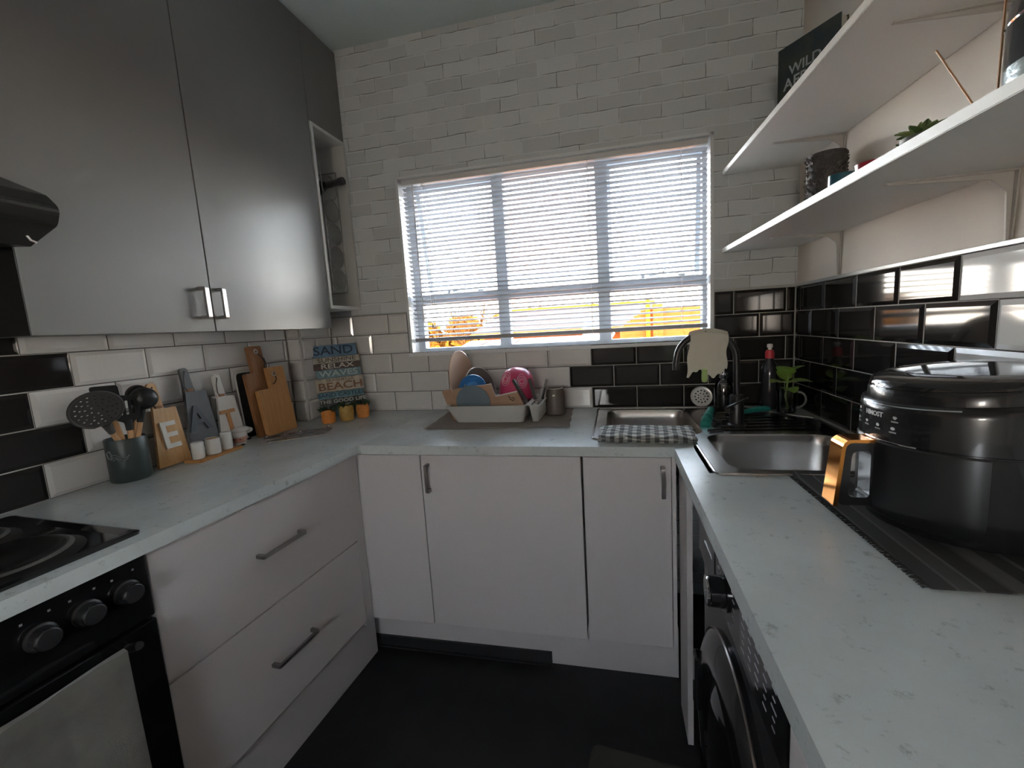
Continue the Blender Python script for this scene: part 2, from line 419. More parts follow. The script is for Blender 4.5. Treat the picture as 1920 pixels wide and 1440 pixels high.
# ------------------------------------------------------------------ window frame, glass, casements
MX1, MX2 = (-1.287, -1.232), (-.802, -.747)
TZ0, TZ1 = 1.436, 1.474
FY0, FY1 = .085, .125
IX0, IX1, IZ0, IZ1 = WX0+.045, WX1-.028, WZ0+.03, WZ1-.035
win = thing('window_1', None, None, ((WX0+WX1)/2, .1, WZ0), kind='structure')
bm = B(); plate(bm, [(WX0+.012, WZ0+.012), (WX1-.012, WZ0+.012), (WX1-.012, WZ1-.01), (WX0+.012, WZ1-.01)],
      [rrect(a, b, c, d, .006, 2) for a, b in ((IX0, MX1[0]), (MX1[1], MX2[0]), (MX2[1], IX1)) for c, d in ((IZ0, TZ0), (TZ1, IZ1))], FY0, FY1, MXZ)
obj('window_frame', bm, WINP, win)
GY = .108
for a, b in ((IX0, MX1[0]), (MX1[1], MX2[0]), (MX2[1], IX1)):
    bm = B(); box(bm, a-.004, b+.004, GY, GY+.003, IZ0-.004, TZ0+.004); obj('pane', bm, GLASS, win)
bm = B(); box(bm, MX1[1]-.004, MX2[0]+.004, GY, GY+.003, TZ1-.004, IZ1+.004); obj('pane', bm, GLASS, win)
for a, b, ang in ((IX0, MX1[0], rad(9)), (MX2[1], IX1, rad(7))):
    M = Matrix.Translation((0, .128, IZ1+.01)) @ Matrix.Rotation(ang, 4, 'X') @ Matrix.Translation((0, -.128, -(IZ1+.01)))
    bm = B(); plate(bm, [(a-.008, TZ1-.012), (b+.008, TZ1-.012), (b+.008, IZ1+.01), (a-.008, IZ1+.01)], [rrect(a+.014, b-.014, TZ1+.012, IZ1-.012, .004, 2)], .127, .142, MXZ)
    bm.transform(M); sash = obj('sash', bm, WINP, win)
    bm = B(); box(bm, a+.012, b-.012, .133, .136, TZ1+.010, IZ1-.010); bm.transform(M); obj('pane', bm, GLASS, sash)
    bm = B(); cxm = (a+b)/2
    tube(bm, [(cxm+.02, .10, TZ1+.006), (cxm-.03, .085, TZ1+.012), (cxm+.03, .075, TZ1+.02), (cxm+.05, .07, TZ1+.045)], .004, 6)
    box(bm, cxm-.06, cxm-.045, .09, .10, TZ1, TZ1+.02); box(bm, cxm+.10, cxm+.13, .09, .11, TZ1, TZ1+.014)
    obj('handle', bm, WINP, sash)

# venetian blind
bl = thing('venetian_blind', 'white aluminium venetian blind with open slats hanging in the window', 'blind', ((WX0+WX1)/2, .035, WZ0+.06))
SLAT = mat('blind_slat', (.34, .34, .35), .4)
bx0, bx1 = WX0+.020, WX1-.018
def slat_z(x, z): return z + (x-(-1.0))*.008
bm = B(); box(bm, bx0, bx1, .018, .048, 1.995, 2.019, .002); obj('headrail', bm, WPL, bl)
bm = B(); box(bm, bx0, bx1, .02, .046, 1.243, 1.262, .004, Matrix.Translation((0, 0, 0))); obj('bottom_rail', bm, mat('blind_rail', (.30, .30, .31), .4), bl)
NS = 34; zt, zb = 1.978, 1.277
tmp = B(); L = []
for x in (bx0-(-1.03), bx1-(-1.03)):
    L.append([(x, .0125*cos(pi*q/4)*-1, .0022*sin(pi*q/4)+.0012*cos(pi*q/4)) for q in range(5)] + [(x, .0125*cos(pi*q/4), .0022*sin(pi*q/4)-.0007-.0012*cos(pi*q/4)) for q in range(5)])
loft(tmp, L, True, True); bmesh.ops.recalc_face_normals(tmp, faces=tmp.faces)
sm = bpy.data.meshes.new('slat'); tmp.to_mesh(sm); tmp.free(); sm.materials.append(SLAT)
Mi = WM[bl.name].inverted()
for i in range(NS):
    z = zt+(zb-zt)*i/(NS-1)
    o = bpy.data.objects.new('slat', sm); COL.objects.link(o); o.parent = bl
    o.matrix_local = Mi @ Matrix.Translation((-1.03, .033, z+random.uniform(-.0006, .0006))) @ Matrix.Rotation(random.uniform(-.0012, .0012), 4, 'Y') @ Matrix.Rotation(rad(random.uniform(-11, -8)), 4, 'X')
for x in (-1.60, -.83, -.44):
    bm = B(); tube(bm, [(x, .019, 2.0), (x, .019, 1.25)], .0009, 5); tube(bm, [(x, .047, 2.0), (x, .047, 1.25)], .0009, 5); obj('ladder_cord', bm, WPL, bl)
bm = B(); tube(bm, [(-1.655, .012, 1.99), (-1.652, .008, 1.372)], .003, 8); tube(bm, [(-1.652, .008, 1.372), (-1.652, .008, 1.345)], .005, 8); obj('tilt_wand', bm, WPL, bl)
bm = B(); tube(bm, [(-1.607, .01, 1.99), (-1.605, .006, 1.33)], .001, 5); lathe(bm, [(0, 0), (.005, .004), (.006, .012), (.002, .022), (0, .024)], 10, Matrix.Translation((-1.605, .006, 1.308))); obj('lift_cord', bm, WPL, bl)

# ------------------------------------------------------------------ worktops
LM = Matrix.Translation((-1.65, -.63, 0)) @ Matrix.Rotation(-.07, 4, 'Z')   # frame of the left run, which stands out of square
def L2W(x, y): v = LM @ Vector((x, y, 0)); return (v.x, v.y)
HZ0, HZ1 = .868, .9
wl = thing('worktop', 'left worktop of pale speckled grey laminate with the cooking hob set in it', 'worktop', (-1.95, -1.3, HZ0))
hobcut = [L2W(-.045, -.675), L2W(-.045, -1.245), L2W(-.475, -1.245), L2W(-.475, -.675)]
bm = B(); plate(bm, rpoly([(XL+.003, -.003), (-1.642, -.003), (-1.642, -.625), L2W(0, -.004), L2W(0, -1.95), (XL+.003, -2.6)], 0), [hobcut], HZ0, HZ1)
o = obj('slab', bm, TOP, wl)
so = [(-.815, -.05), (-.23, -.05), (-.035, -.27), (-.035, -.872), (-.497, -.872), (-.497, -.55), (-.815, -.55)]
sor = rpoly(so, .02, 4)
def inset(pts, d):
    c = []; k = len(pts)
    for i in range(k):
        p = Vector(pts[i]); a = (p-Vector(pts[i-1])).normalized(); b = (Vector(pts[(i+1) % k])-p).normalized()
        na = Vector((a.y, -a.x)); nb = Vector((b.y, -b.x)); n = (na+nb).normalized(); s = d/max(.3, n.dot(na)); c.append((p.x+n.x*s, p.y+n.y*s))
    return c
sin_ = inset(so, .012)   # clockwise outline: right-hand normal points inwards
wb = thing('worktop', 'back worktop of pale speckled grey laminate under the window', 'worktop', (-1.1, -.3, HZ0))
hole_b = [p for p in sin_]
bm = B(); plate(bm, [(-1.6415, -.003), (-.003, -.003), (-.003, -.5), (-.0475, -.5), (-.0475, sin_[2][1]), (sin_[1][0], sin_[1][1]), sin_[0], sin_[6], sin_[5], (-.509, -.6335), (-1.6415, -.6335)], [], HZ0, HZ1)
obj('slab', bm, TOP, wb)
wr = thing('worktop', 'right worktop of pale speckled grey laminate beneath the air fryer', 'worktop', (-.3, -1.3, HZ0))
bm = B(); plate(bm, rpoly([(-.565, -.637), (-.5095, -.637), (-.5095, -.860), (-.0475, -.860), (-.0475, -.5005), (-.003, -.5005), (-.003, -2.3), (-.565, -2.3)], [.012, 0, 0, 0, 0, 0, 0, 0], 4), [], HZ0-.003, HZ1+.001)
obj('slab', bm, TOP, wr)

# ------------------------------------------------------------------ base cabinets
def bar_handle(parent, a, b, out, name='handle', m=HSTEEL, w=.010):
    """bar from a to b standing off along out"""
    a, b, out = Vector(a), Vector(b), Vector(out); d = (b-a).normalized(); side = d.cross(out.normalized())
    M = frameM(a, d, out.normalized()); ln = (b-a).length; ol = out.length
    bm = B(); poly = rpoly([(0, 0), (0, ol), (ln, ol), (ln, 0), (ln-.009, 0), (ln-.011, ol-.008), (.011, ol-.008), (.009, 0)], [0, .006, .006, 0, 0, .003, .003, 0], 3)
    plate(bm, poly, [], -w/2, w/2, M)
    return obj(name, bm, m, parent, local=False)
def door(parent, x0, x1, y0, y1, z0, z1, m=CAB, name='door', bev=.0015, M=None, label=None):
    bm = B(); box(bm, x0, x1, y0, y1, z0, z1, bev, M); return obj(name, bm, m, parent, label=label)

BY = -.612
cb = thing('base_cabinet', 'white double base cabinet under the dish rack, handle at its left side', 'cabinet', (-1.27, -.3, 0))
bm = B(); box(bm, -1.70, -.855, BY+.019, -.03, .2, .866); obj('body', bm, CARC, cb)
d = door(cb, -1.697, -1.424, BY, BY+.018, .205, .8595, name='fixed_panel')
d = door(cb, -1.421, -.853, BY, BY+.018, .205, .8595)
bar_handle(d, (-1.393, BY, .83), (-1.393, BY, .728), (0, -.028, 0))
cb2 = thing('base_cabinet', 'white single-door base cabinet below the sink, handle at its right edge', 'cabinet', (-.7, -.3, 0))
bm = B(); box(bm, -.848, -.555, BY+.019, -.555, .2, .866); obj('body', bm, CARC, cb2)
d = door(cb2, -.846, -.571, BY, BY+.018, .205, .8595)
bar_handle(d, (-.597, BY, .833), (-.597, BY, .733), (0, -.028, 0), w=.012)
bm = B(); box(bm, -.569, -.5565, BY+.002, BY+.02, .205, .8595); obj('filler_strip', bm, CAB, cb2)
bm = B(); box(bm, -1.85, -1.003, -.502, -.488, .045, .199); box(bm, -1.003, -.54, -.502, -.488, .0, .199)
obj('baseboard_back', bm, CAB, kind='structure')
bm = B(); plate(bm, [(-1.86, 0), (-1.001, 0), (-1.001, .05), (-1.86, .044)], [], -.512, -.4885, MXZ); box(bm, -1.86, -1.001, -.522, -.512, 0.0005, .006)
obj('trim_7', bm, mat('black_rubber_skirting', (.02, .019, .02), .5), kind='structure')

# left run: drawers, oven
dr = thing('drawer_cabinet', 'white base cabinet with two deep drawers left of the corner', 'cabinet', M=LM)
def lobj(name, bm, m, parent, **k): bm.transform(LM); return obj(name, bm, m, parent, **k)
bm = B(); box(bm, -.53, -.045, -.675, -.03, .2, .866); lobj('body', bm, CARC, dr)
FX_ = -.022
for z0, z1, hz in ((.549, .860, .712), (.225, .545, .384)):
    bm = B(); box(bm, FX_-.018, FX_, -.676, -.032, z0, z1, .0015); d = lobj('drawer', bm, CAB, dr)
    a = LM @ Vector((FX_, -.432, hz)); b = LM @ Vector((FX_, -.28, hz)); bar_handle(d, a, b, (LM.to_3x3() @ Vector((.03, 0, 0))))
bm = B(); box(bm, FX_-.016, FX_-.004, -.030, .012, .205, .864); lobj('filler_strip', bm, CAB, dr)
bm = B(); box(bm, -.09, -.078, -2.0, .08, 0, .222); lobj('baseboard_left', bm, CAB, None, kind='structure')

ov = thing('oven', 'black built-in oven with three round knobs below the hob', 'oven', M=LM)
bm = B(); box(bm, -.50, -.045, -1.275, -.682, .2, .866); lobj('body', bm, BLKM, ov)
bm = B(); box(bm, -.045, -.016, -1.275, -.680, .725, .864, .003); lobj('control_panel', bm, BLKE, ov)
bm = B(); box(bm, -.045, -.014, -1.275, -.680, .235, .718, .003); od = lobj('oven_door', bm, BLKE, ov)
bm = B(); tube(bm, [(-.014, -.74, .690), (.026, -.74, .705), (.026, -.74, .705), (.026, -1.22, .705), (-.014, -1.22, .690)], .008, 10); lobj('handle', bm, BLKM, od)
bm = B(); plate(bm, rrect(-1.2, -.76, .33, .62, .02), [], -.0145, -.0125, MYZ); lobj('door_glass', bm, BLK, od)
for i, ly in enumerate((-.722, -.786, -.850, -1.02, -1.10, -1.18)):
    M = Matrix.Translation((-.016, ly, .803)) @ Matrix.Rotation(pi/2, 4, 'Y')
    bm = B(); lathe(bm, [(.0235, 0), (.0235, .003), (.020, .005), (.0185, .022), (.016, .025), (0, .025)], 28, M); kn = lobj('knob', bm, BLKM, ov)
    bm = B(); lathe(bm, [(.0187, .019), (.0193, .021), (.0187, .0232)], 28, M); lobj('ring', bm, CHROME, kn)
    bm = B(); box(bm, -.0159, -.0155, ly-.022, ly-.018, .838, .842); box(bm, -.0159, -.0155, ly+.014, ly+.018, .84, .844); lobj('marking', bm, mat('print_grey', (.25, .25, .25), .5), ov, kind='stuff')

hb = thing('hob', 'black enamel hob with solid round hotplates set in the left worktop', 'hob', M=LM @ Matrix.Translation((0, 0, .9)))
bm = B()
o1 = rrect(-.487, -.038, -1.255, -.665, .012, 4); o2 = rrect(-.479, -.046, -1.247, -.673, .010, 4); o3 = rrect(-.465, -.06, -1.23, -.69, .012, 4)
loft(bm, [[(x, y, .9005) for x, y in o1], [(x, y, .906) for x, y in o1], [(x, y, .909) for x, y in o2], [(x, y, .905) for x, y in o3]], True, True)
lobj('hob_plate', bm, BLKE, hb)
for lx, ly, r in ((-.165, -.825, .09), (-.37, -.81, .0725), (-.165, -1.09, .0725), (-.37, -1.09, .09)):
    M = Matrix.Translation((lx, ly, .905))
    bm = B(); lathe(bm, [(r+.028, 0), (r+.018, .003), (r+.010, .008), (r+.004, .010), (r+.001, .011), (r, .008), (r, .014), (r-.004, .0165), (r-.012, .016), (r-.02, .0148), (.03, .0148), (.026, .013), (0, .013)], 40, M)
    hp = lobj('hotplate', bm, IRON, hb, smooth=True)
    bm = B(); lathe(bm, [(r+.001, .011), (r+.005, .0125), (r+.012, .009)], 40, M); lobj('ring', bm, CHROME if False else STEEL, hp, smooth=True)

# hand towel on the oven handle
bm = B()
def towel_pt(u, v, side):
    y = -.765-.36*u; z = .716-v*.42+.004*sin(u*9)
    x = .037+.006*sin(u*14+v*2)*v+.002*sin(u*40)+.003*v
    return x, y, z
nu, nv = 36, 26; rows = []
for s_ in range(-8, nv+1):
    row = []
    for i in range(nu+1):
        u = i/nu; v = max(0, s_/nv); x, y, z = towel_pt(u, v, 0)
        if s_ < 0: x = .014-.002*sin(u*14); z = .716-(-s_/8)*.22
        row.append((x, y, z))
    if s_ == 0: rows.append([(.026, p[1], .7175+.002*sin(p[1]*30)) for p in row])
    rows.append(row)
V = [[bm.verts.new(p) for p in r] for r in rows]
for a, b in zip(V, V[1:]):
    for i in range(nu): bm.faces.new((a[i], a[i+1], b[i+1], b[i]))
solid(bm, .004)
bm.transform(LM)
obj('hand_towel', bm, mat('grey_terry', (.19, .185, .16), .95, bump=1.0, bs=500, col2=(.11, .105, .09), vs_=9, sheen=.3), label='grey terry towel hanging from the oven handle', cat='towel', smooth=True)

# right run: end panel, washing machine, white end cabinet
bm = B(); box(bm, -.548, -.532, -.752, BY+.0, .0, .862); obj('side_panel', bm, CAB, label='white upright panel between sink cabinet and washing machine', cat='panel')
bm = B(); box(bm, -.555, -.539, -2.28, -1.492, .0, .862); box(bm, -.538, -.02, -2.28, -1.492, 0, .862); obj('end_cabinet', bm, CAB, label='white plain cabinet side at the near end of the right worktop', cat='cabinet')
wm = thing('washing_machine', 'black front-loading washing machine under the right worktop', 'washing machine', (-.27, -1.17, 0))
WB = mat('wm_body', (.03, .03, .032), .33)
bm = B(); box(bm, -.525, -.03, -1.478, -.872, .02, .855, .006); obj('body', bm, WB, wm)
bm = B(); box(bm, -.537, -.524, -1.476, -.874, .70, .853, .004); cpn = obj('control_panel', bm, mat('wm_panel', (.016, .016, .018), .22), wm)
bm = B(); box(bm, -.5385, -.536, -1.05, -.882, .712, .842, .002); obj('detergent_drawer', bm, mat('wm_drawer', (.03, .03, .032), .3), wm)
bm = B(); box(bm, -.5395, -.5383, -1.03, -.95, .765, .768); obj('drawer_pull', bm, CHROME, wm)
MK = lambda y, z: Matrix.Translation((-.537, y, z)) @ Matrix.Rotation(-pi/2, 4, 'Y')
bm = B(); lathe(bm, [(.036, 0), (.036, .004), (.030, .006), (.028, .032), (.024, .036), (0, .036)], 32, MK(-1.136, .762)); kn = obj('knob', bm, BLK, wm, smooth=True)
bm = B(); lathe(bm, [(.0283, .030), (.029, .033), (.027, .036), (.0255, .0368)], 32, MK(-1.136, .762)); box(bm, -.5742, -.5730, -1.138, -1.134, .735, .762); obj('chrome_ring', bm, CHROME, kn, smooth=True)
bm = B(); box(bm, -.5383, -.5365, -1.44, -1.235, .72, .84, .001); obj('display', bm, BLK, wm)
PR = mat('print_light', (.42, .43, .45), .5)
bm = B(); random.seed(3)
for zz in (.735, .75, .765, .78, .795, .81, .825):
    for yy in (-1.395, -1.36, -1.325, -1.29, -1.255):
        l = random.uniform(.008, .02); box(bm, -.5388, -.5383, yy-l/2, yy+l/2, zz-.0015, zz+.0015)
for k in range(9):
    a = rad(20+k*17); 
    for sg in (-1, 1):
        y = -1.136+sg*.052*sin(a); z = .762+.052*cos(a); l = .012; box(bm, -.5376, -.5371, min(y, y+sg*l), max(y, y+sg*l), z-.0012, z+.0012)
box(bm, -.5391, -.5386, -.965, -.905, .812, .816); box(bm, -.5391, -.5386, -1.03, -.96, .80, .8018)
obj('marking', bm, PR, wm, kind='stuff')
MD = Matrix.Translation((-.525, -1.17, .405)) @ Matrix.Rotation(-pi/2, 4, 'Y')
bm = B(); lathe(bm, [(.245, 0), (.245, .012), (.235, .022), (.205, .034), (.180, .036), (.165, .030)], 64, MD); wd = obj('door', bm, BLK, wm, smooth=True)
bm = B(); lathe(bm, [(.165, .030), (.150, .015), (.12, .028), (.06, .040), (0, .043)], 48, MD); obj('door_glass', bm, mat('smoked_glass', (.005, .005, .006), .05, coat=.5), wd, smooth=True)
bm = B(); lathe(bm, [(.246, .010), (.2475, .013), (.246, .016)], 64, MD); obj('chrome_ring', bm, HSTEEL, wd, smooth=True)
bm = B(); box(bm, -.570, -.552, -1.0, -.965, .36, .50, .006); obj('door_handle', bm, BLK, wd)

# ------------------------------------------------------------------ wall cabinets, hood, wine rack
XF = -1.985
uc = thing('wall_cabinet', 'warm grey wall cabinet with two tall doors reaching the ceiling', 'cabinet', (-2.1, -.75, 1.33))
bm = B(); box(bm, XL+.001, XF-.02, -1.265, -.246, 1.338, ZC-.008); obj('body', bm, CARC, uc)
bm = B(); box(bm, XL+.001, XF-.0002, -1.2686, -1.2672, 1.334, ZC-.008); obj('end_panel', bm, BLKM, uc, label='black side panel')
SPL = -.822
d1 = door(uc, XF-.018, XF, -1.267, SPL-.0015, 1.333, ZC-.012, DARKCAB); d2 = door(uc, XF-.018, XF, SPL+.0015, -.246, 1.333, ZC-.012, DARKCAB)
bar_handle(d1, (XF, SPL-.037, 1.372), (XF, SPL-.037, 1.47), (.03, 0, 0), w=.013, m=STEEL)
bar_handle(d2, (XF, SPL+.022, 1.372), (XF, SPL+.022, 1.47), (.03, 0, 0), w=.013, m=STEEL)
uc2 = thing('wall_cabinet', 'small warm grey top cabinet above the wine rack in the corner', 'cabinet', (-2.1, -.12, 2.22))
bm = B(); box(bm, XL+.001, XF-.02, -.243, -.004, 2.226, ZC-.008); obj('body', bm, CARC, uc2)
door(uc2, XF-.018, XF, -.2455, -.003, 2.222, ZC-.012, DARKCAB)

wk = thing('wine_rack', 'narrow white open wine rack with wire rings between cabinet and window wall', 'wine rack', (-2.1, -.12, 1.42))
y0, y1, z0, z1 = -.242, -.004, 1.422, 2.218
bm = B(); plate(bm, [(y0, z0), (y1, z0), (y1, z1), (y0, z1)], [[(y0+.015, z0+.015), (y1-.015, z0+.015), (y1-.015, z1-.015), (y0+.015, z1-.015)]], XL+.03, XF+.004, MYZ)
box(bm, XL+.02, XL+.03, y0, y1, z0, z1); obj('frame', bm, mat('rack_white', (.52, .52, .50), .45), wk)
ring_z = [1.975, 1.872, 1.769, 1.666, 1.563]
WIRE = mat('rack_wire', (.20, .195, .19), .4, .6)
for xr in (XF-.012, XF-.17):
    for z in ring_z:
        bm = B(); tube(bm, [(xr, -.135+.0515*cos(2*pi*i/28), z+.0515*sin(2*pi*i/28)) for i in range(28)], .0022, 6, closed=True); obj('ring', bm, WIRE, wk, smooth=True)
bm = B()
for xr in (XF-.012, XF-.17):
    tube(bm, [(xr, -.077, 2.06), (xr, -.077, 1.505), (xr, -.19, 1.505), (xr, -.19, 2.06)], .003, 6)
for z in (1.505, 2.06):
    tube(bm, [(XF-.012, -.077, z), (XF-.17, -.077, z)], .003, 6)
obj('wire_frame', bm, WIRE, wk, smooth=True)
Mb = Matrix.Translation((-2.205, -.135, 1.968)) @ Matrix.Rotation(rad(84), 4, 'Y')
wbt = thing('wine_bottle', 'dark wine bottle lying in the top ring of the white rack', 'bottle', (-2.08, -.135, 1.93))
bm = B(); lathe(bm, [(0, 0), (.034, 0), (.037, .004), (.037, .125), (.033, .155), (.018, .185), (.0145, .20)], 28, Mb); obj('body', bm, mat('dark_bottle', (.012, .014, .012), .12, coat=.4), wbt, smooth=True)
bm = B(); lathe(bm, [(.0145, .20), (.0145, .262), (.0165, .263), (.0165, .285), (.015, .287), (0, .287)], 24, Mb); obj('capsule', bm, mat('bottle_foil', (.02, .018, .018), .4), wbt, smooth=True)

hd = thing('cooker_hood', 'black canopy cooker hood left of the grey wall cabinet', 'cooker hood', (-2.0, -1.59, 1.53))
bm = B(); prof = rpoly([(-2.236, 1.54), (-1.90, 1.512), (-1.815, 1.545), (-1.80, 1.575), (-1.83, 1.605), (-2.05, 1.70), (-2.236, 1.72)], [0, .01, .02, .02, .02, .03, 0], 4)
MXZn = Matrix(((1, 0, 0, 0), (0, 0, 1, 0), (0, 1, 0, 0), (0, 0, 0, 1)))
plate(bm, prof, [], -1.885, -1.287, MXZn); obj('canopy', bm, mat('hood_black', (.012, .011, .010), .3), hd)
bm = B(); box(bm, -2.236, -2.02, -1.68, -1.49, 1.70, ZC-.005); obj('chimney', bm, BLKM, hd)
bm = B(); box(bm, -2.19, -1.93, -1.85, -1.32, 1.515, 1.535, 0, Matrix.Translation((0, 0, -.004))); obj('grease_filter', bm, HSTEEL, hd)
bm = B(); tube(bm, [(-1.865, -1.31, 1.528), (-1.862, -1.306, 1.518), (-1.858, -1.300, 1.514)], .0022, 6); obj('pull_tab', bm, WHT, hd)

# ------------------------------------------------------------------ sink, tap and the things round it
sk = thing('corner_sink', 'stainless steel corner sink with two bowls and a drainer between them', 'sink', (-.42, -.45, .9))
b1 = rrect(-.772, -.448, -.495, -.085, .06, 6); b2 = rrect(-.452, -.085, -.835, -.497, .06, 6)
drn = rpoly([(-.40, -.46), (-.405, -.20), (-.33, -.105), (-.245, -.09), (-.075, -.285), (-.075, -.46)], .03, 5)
bm = B(); plate(bm, sor, [b1, b2], .9015, .904)
ro = rpoly(so, .02, 4)
tube(bm, [(x, y, .9035) for x, y in ro], .0038, 8, closed=True)
obj('deck', bm, SINKM, sk, smooth=True)
def bowl(bb, dep, cx, cy_):
    bm = B(); L = []
    for sc, z in ((1.012, .9045), (1.0, .9035), (.985, .898), (.965, .87), (.93, .9-dep+.02), (.86, .9-dep)):
        L.append([(cx+(x-cx)*sc, cy_+(y-cy_)*sc, z) for x, y in bb])
    loft(bm, L, False, True); o = obj('bowl', bm, SINKM, sk, smooth=True)
    bm = B(); lathe(bm, [(.045, 0), (.04, .002), (.03, -.001), (0, -.002)], 28, Matrix.Translation((cx, cy_, .9-dep+.001))); obj('drain', bm, CHROME, o, smooth=True)
bowl(b1, .15, -.61, -.29); bowl(b2, .16, -.27, -.666)
bm = B(); loft(bm, [[(x, y, .9042) for x, y in drn], [(-.24+(x+.24)*.97, -.29+(y+.29)*.97, .9015+.003) for x, y in drn]], False, True)
obj('drainer_well', bm, mat('dark_steel', (.10, .10, .10), .22, 1.0), sk, smooth=True)
for k in range(7):
    bm = B(); y = -.435+k*.045; x0 = -.385 + (.0 if k < 5 else .02*(k-4)); x1 = -.10 if k < 4 else -.10-.04*(k-3)
    tube(bm, [(x0, y, .9045), (x0+.01, y, .9058), (x1-.01, y, .9058), (x1, y, .9045)], .003, 6); obj('drainer_rib', bm, mat('dark_steel', (.10, .10, .10), .22, 1.0), sk, smooth=True)
for k in range(2):
    bm = B(); tube(bm, [(-.43, -.475+k*.03, .9048), (-.385, -.46+k*.03, .9052)], .004, 6); obj('overflow_slot', bm, BLKM, sk)

fx, fy = -.322, -.377
tp = thing('kitchen_tap', 'matt black kitchen mixer tap with tall curved spout on the sink', 'tap', (fx, fy, .905))
TAPM = mat('tap_black', (.016, .015, .015), .35)
bm = B(); lathe(bm, [(.030, .0042), (.030, .010), (.0235, .014), (.0225, .11), (.019, .115), (0, .115)], 28, Matrix.Translation((fx, fy, .9))); obj('base', bm, TAPM, tp, smooth=True)
px_ = [(fx, fy, 1.01), (fx-.002, fy, 1.14)]
for i in range(13):
    a = pi*i/12; px_.append((fx-.10+.098*cos(a), fy, 1.145+.088*sin(a)))
px_ += [(fx-.2, fy, 1.13)]
bm = B(); tube(bm, px_, .0112, 14); obj('spout', bm, TAPM, tp, smooth=True)
bm = B(); lathe(bm, [(.013, 0), (.0138, .012), (.0115, .03)], 20, Matrix.Translation((fx-.2, fy, 1.108))); obj('nozzle', bm, TAPM, tp, smooth=True)
bm = B(); tube(bm, [(fx, fy, .965), (fx-.035, fy-.02, .968)], .013, 14); tube(bm, [(fx-.035, fy-.02, .972), (fx+.02, fy-.055, 1.012)], [.004, .0035], 8); obj('lever', bm, TAPM, tp, smooth=True)

# dishcloth over the spout
bm = B(); rows = []
nu = 22
for s_ in range(-14, 17):
    row = []
    for i in range(nu+1):
        u = i/nu; t = s_/16
        x = -.476+.122*u + ((-.016*abs(t)*(1-u)-.006*abs(t)*u) if t > 0 else 0)
        xs = min(max((x-(fx-.10))/.125, -1), 1); ztop = 1.145+.088*math.sqrt(max(0, 1-xs*xs))+.014
        drop = abs(t)*((ztop-1.098+.012*sin(u*9+2)+.005*sin(u*31)) if t > 0 else .085)
        yy = fy + (-(.0135+.004*sin(u*10+1)+abs(t)*.006) if t > 0 else (.0135+.003*sin(u*9)+abs(t)*.004))
        if s_ == 0: yy = fy
        zz = ztop-drop-(.004 if s_ else 0)
        row.append((x+.003*sin(t*9), yy, zz))
    rows.append(row)
V = [[bm.verts.new(p) for p in r] for r in rows]
for a, b in zip(V, V[1:]):
    for i in range(nu): bm.faces.new((a[i], a[i+1], b[i+1], b[i]))
solid(bm, .002)
obj('dishcloth', bm, mat('cream_cloth', (.60, .57, .48), .9, bump=.6, bs=350, sheen=.2), label='cream dishcloth draped over the spout of the black tap', cat='cloth', smooth=True)
bm = B(); lathe(bm, [(0, 0), (.008, .002), (.010, .012), (.009, .045), (0, .05)], 14, Matrix.Translation((-.433, fy-.03, 1.065))); bm.transform(Matrix.Translation((0, 0, 0)))
obj('sponge_handle', bm, mat('pale_green_plastic', (.45, .60, .22), .4), label='pale green plastic tip hanging below the cream dishcloth', cat='brush', smooth=True)

# gingham towel
def gingham():
    m = mat('gingham_cloth', (.6, .6, .6), .9, bump=.5, bs=500, sheen=.2); b = m.node_tree.nodes['Principled BSDF']; L = m.node_tree.links
    t = N(m, 'ShaderNodeTexCoord'); s1 = N(m, 'ShaderNodeSeparateXYZ'); L.new(t.outputs['Object'], s1.inputs[0]); outs = []
    for ax in ('X', 'Y'):
        mu = N(m, 'ShaderNodeMath'); mu.operation = 'MULTIPLY'; mu.inputs[1].default_value = 2*pi/.028; L.new(s1.outputs[ax], mu.inputs[0])
        si = N(m, 'ShaderNodeMath'); si.operation = 'SINE'; L.new(mu.outputs[0], si.inputs[0])
        g = N(m, 'ShaderNodeMath'); g.operation = 'GREATER_THAN'; g.inputs[1].default_value = 0; L.new(si.outputs[0], g.inputs[0]); outs.append(g)
    ad = N(m, 'ShaderNodeMath'); ad.operation = 'ADD'; L.new(outs[0].outputs[0], ad.inputs[0]); L.new(outs[1].outputs[0], ad.inputs[1])
    dv = N(m, 'ShaderNodeMath'); dv.operation = 'MULTIPLY'; dv.inputs[1].default_value = .5; L.new(ad.outputs[0], dv.inputs[0])
    r = N(m, 'ShaderNodeValToRGB'); r.color_ramp.elements[0].color = (.72, .72, .68, 1); r.color_ramp.elements[1].color = (.05, .05, .05, 1)
    e = r.color_ramp.elements.new(.5); e.color = (.27, .27, .26, 1)
    L.new(dv.outputs[0], r.inputs[0]); L.new(r.outputs[0], b.inputs['Base Color']); return m
gt = thing('gingham_towel', 'black and white checked towel folded on the worktop before the sink', 'towel', (-.64, -.52, .905), rz=rad(-4))
for lay, (dx, dz) in enumerate(((0, 0), (.006, .0085), (.002, .016))):
    bm = B(); nu, nv = 34, 12; V = []
    for j in range(nv+1):
        row = []
        for i in range(nu+1):
            u, v = i/nu, j/nv; e = min(u, 1-u, v*1.5, (1-v)*1.5)
            row.append(bm.verts.new((-.152+dx+.300*u+.003*sin(v*13+lay), -.075+dx*.6+.145*v+.004*sin(u*17+lay*2), .002+dz+.0035*sin(u*23+lay)*sin(v*9+1)*(1 if lay == 2 else .4)+.004*min(1, e*8))))
        V.append(row)
    for a, b in zip(V, V[1:]):
        for i in range(nu): bm.faces.new((a[i], a[i+1], b[i+1], b[i]))
    solid(bm, .005)
    obj('fold', bm, gingham(), gt, local=True, smooth=True)

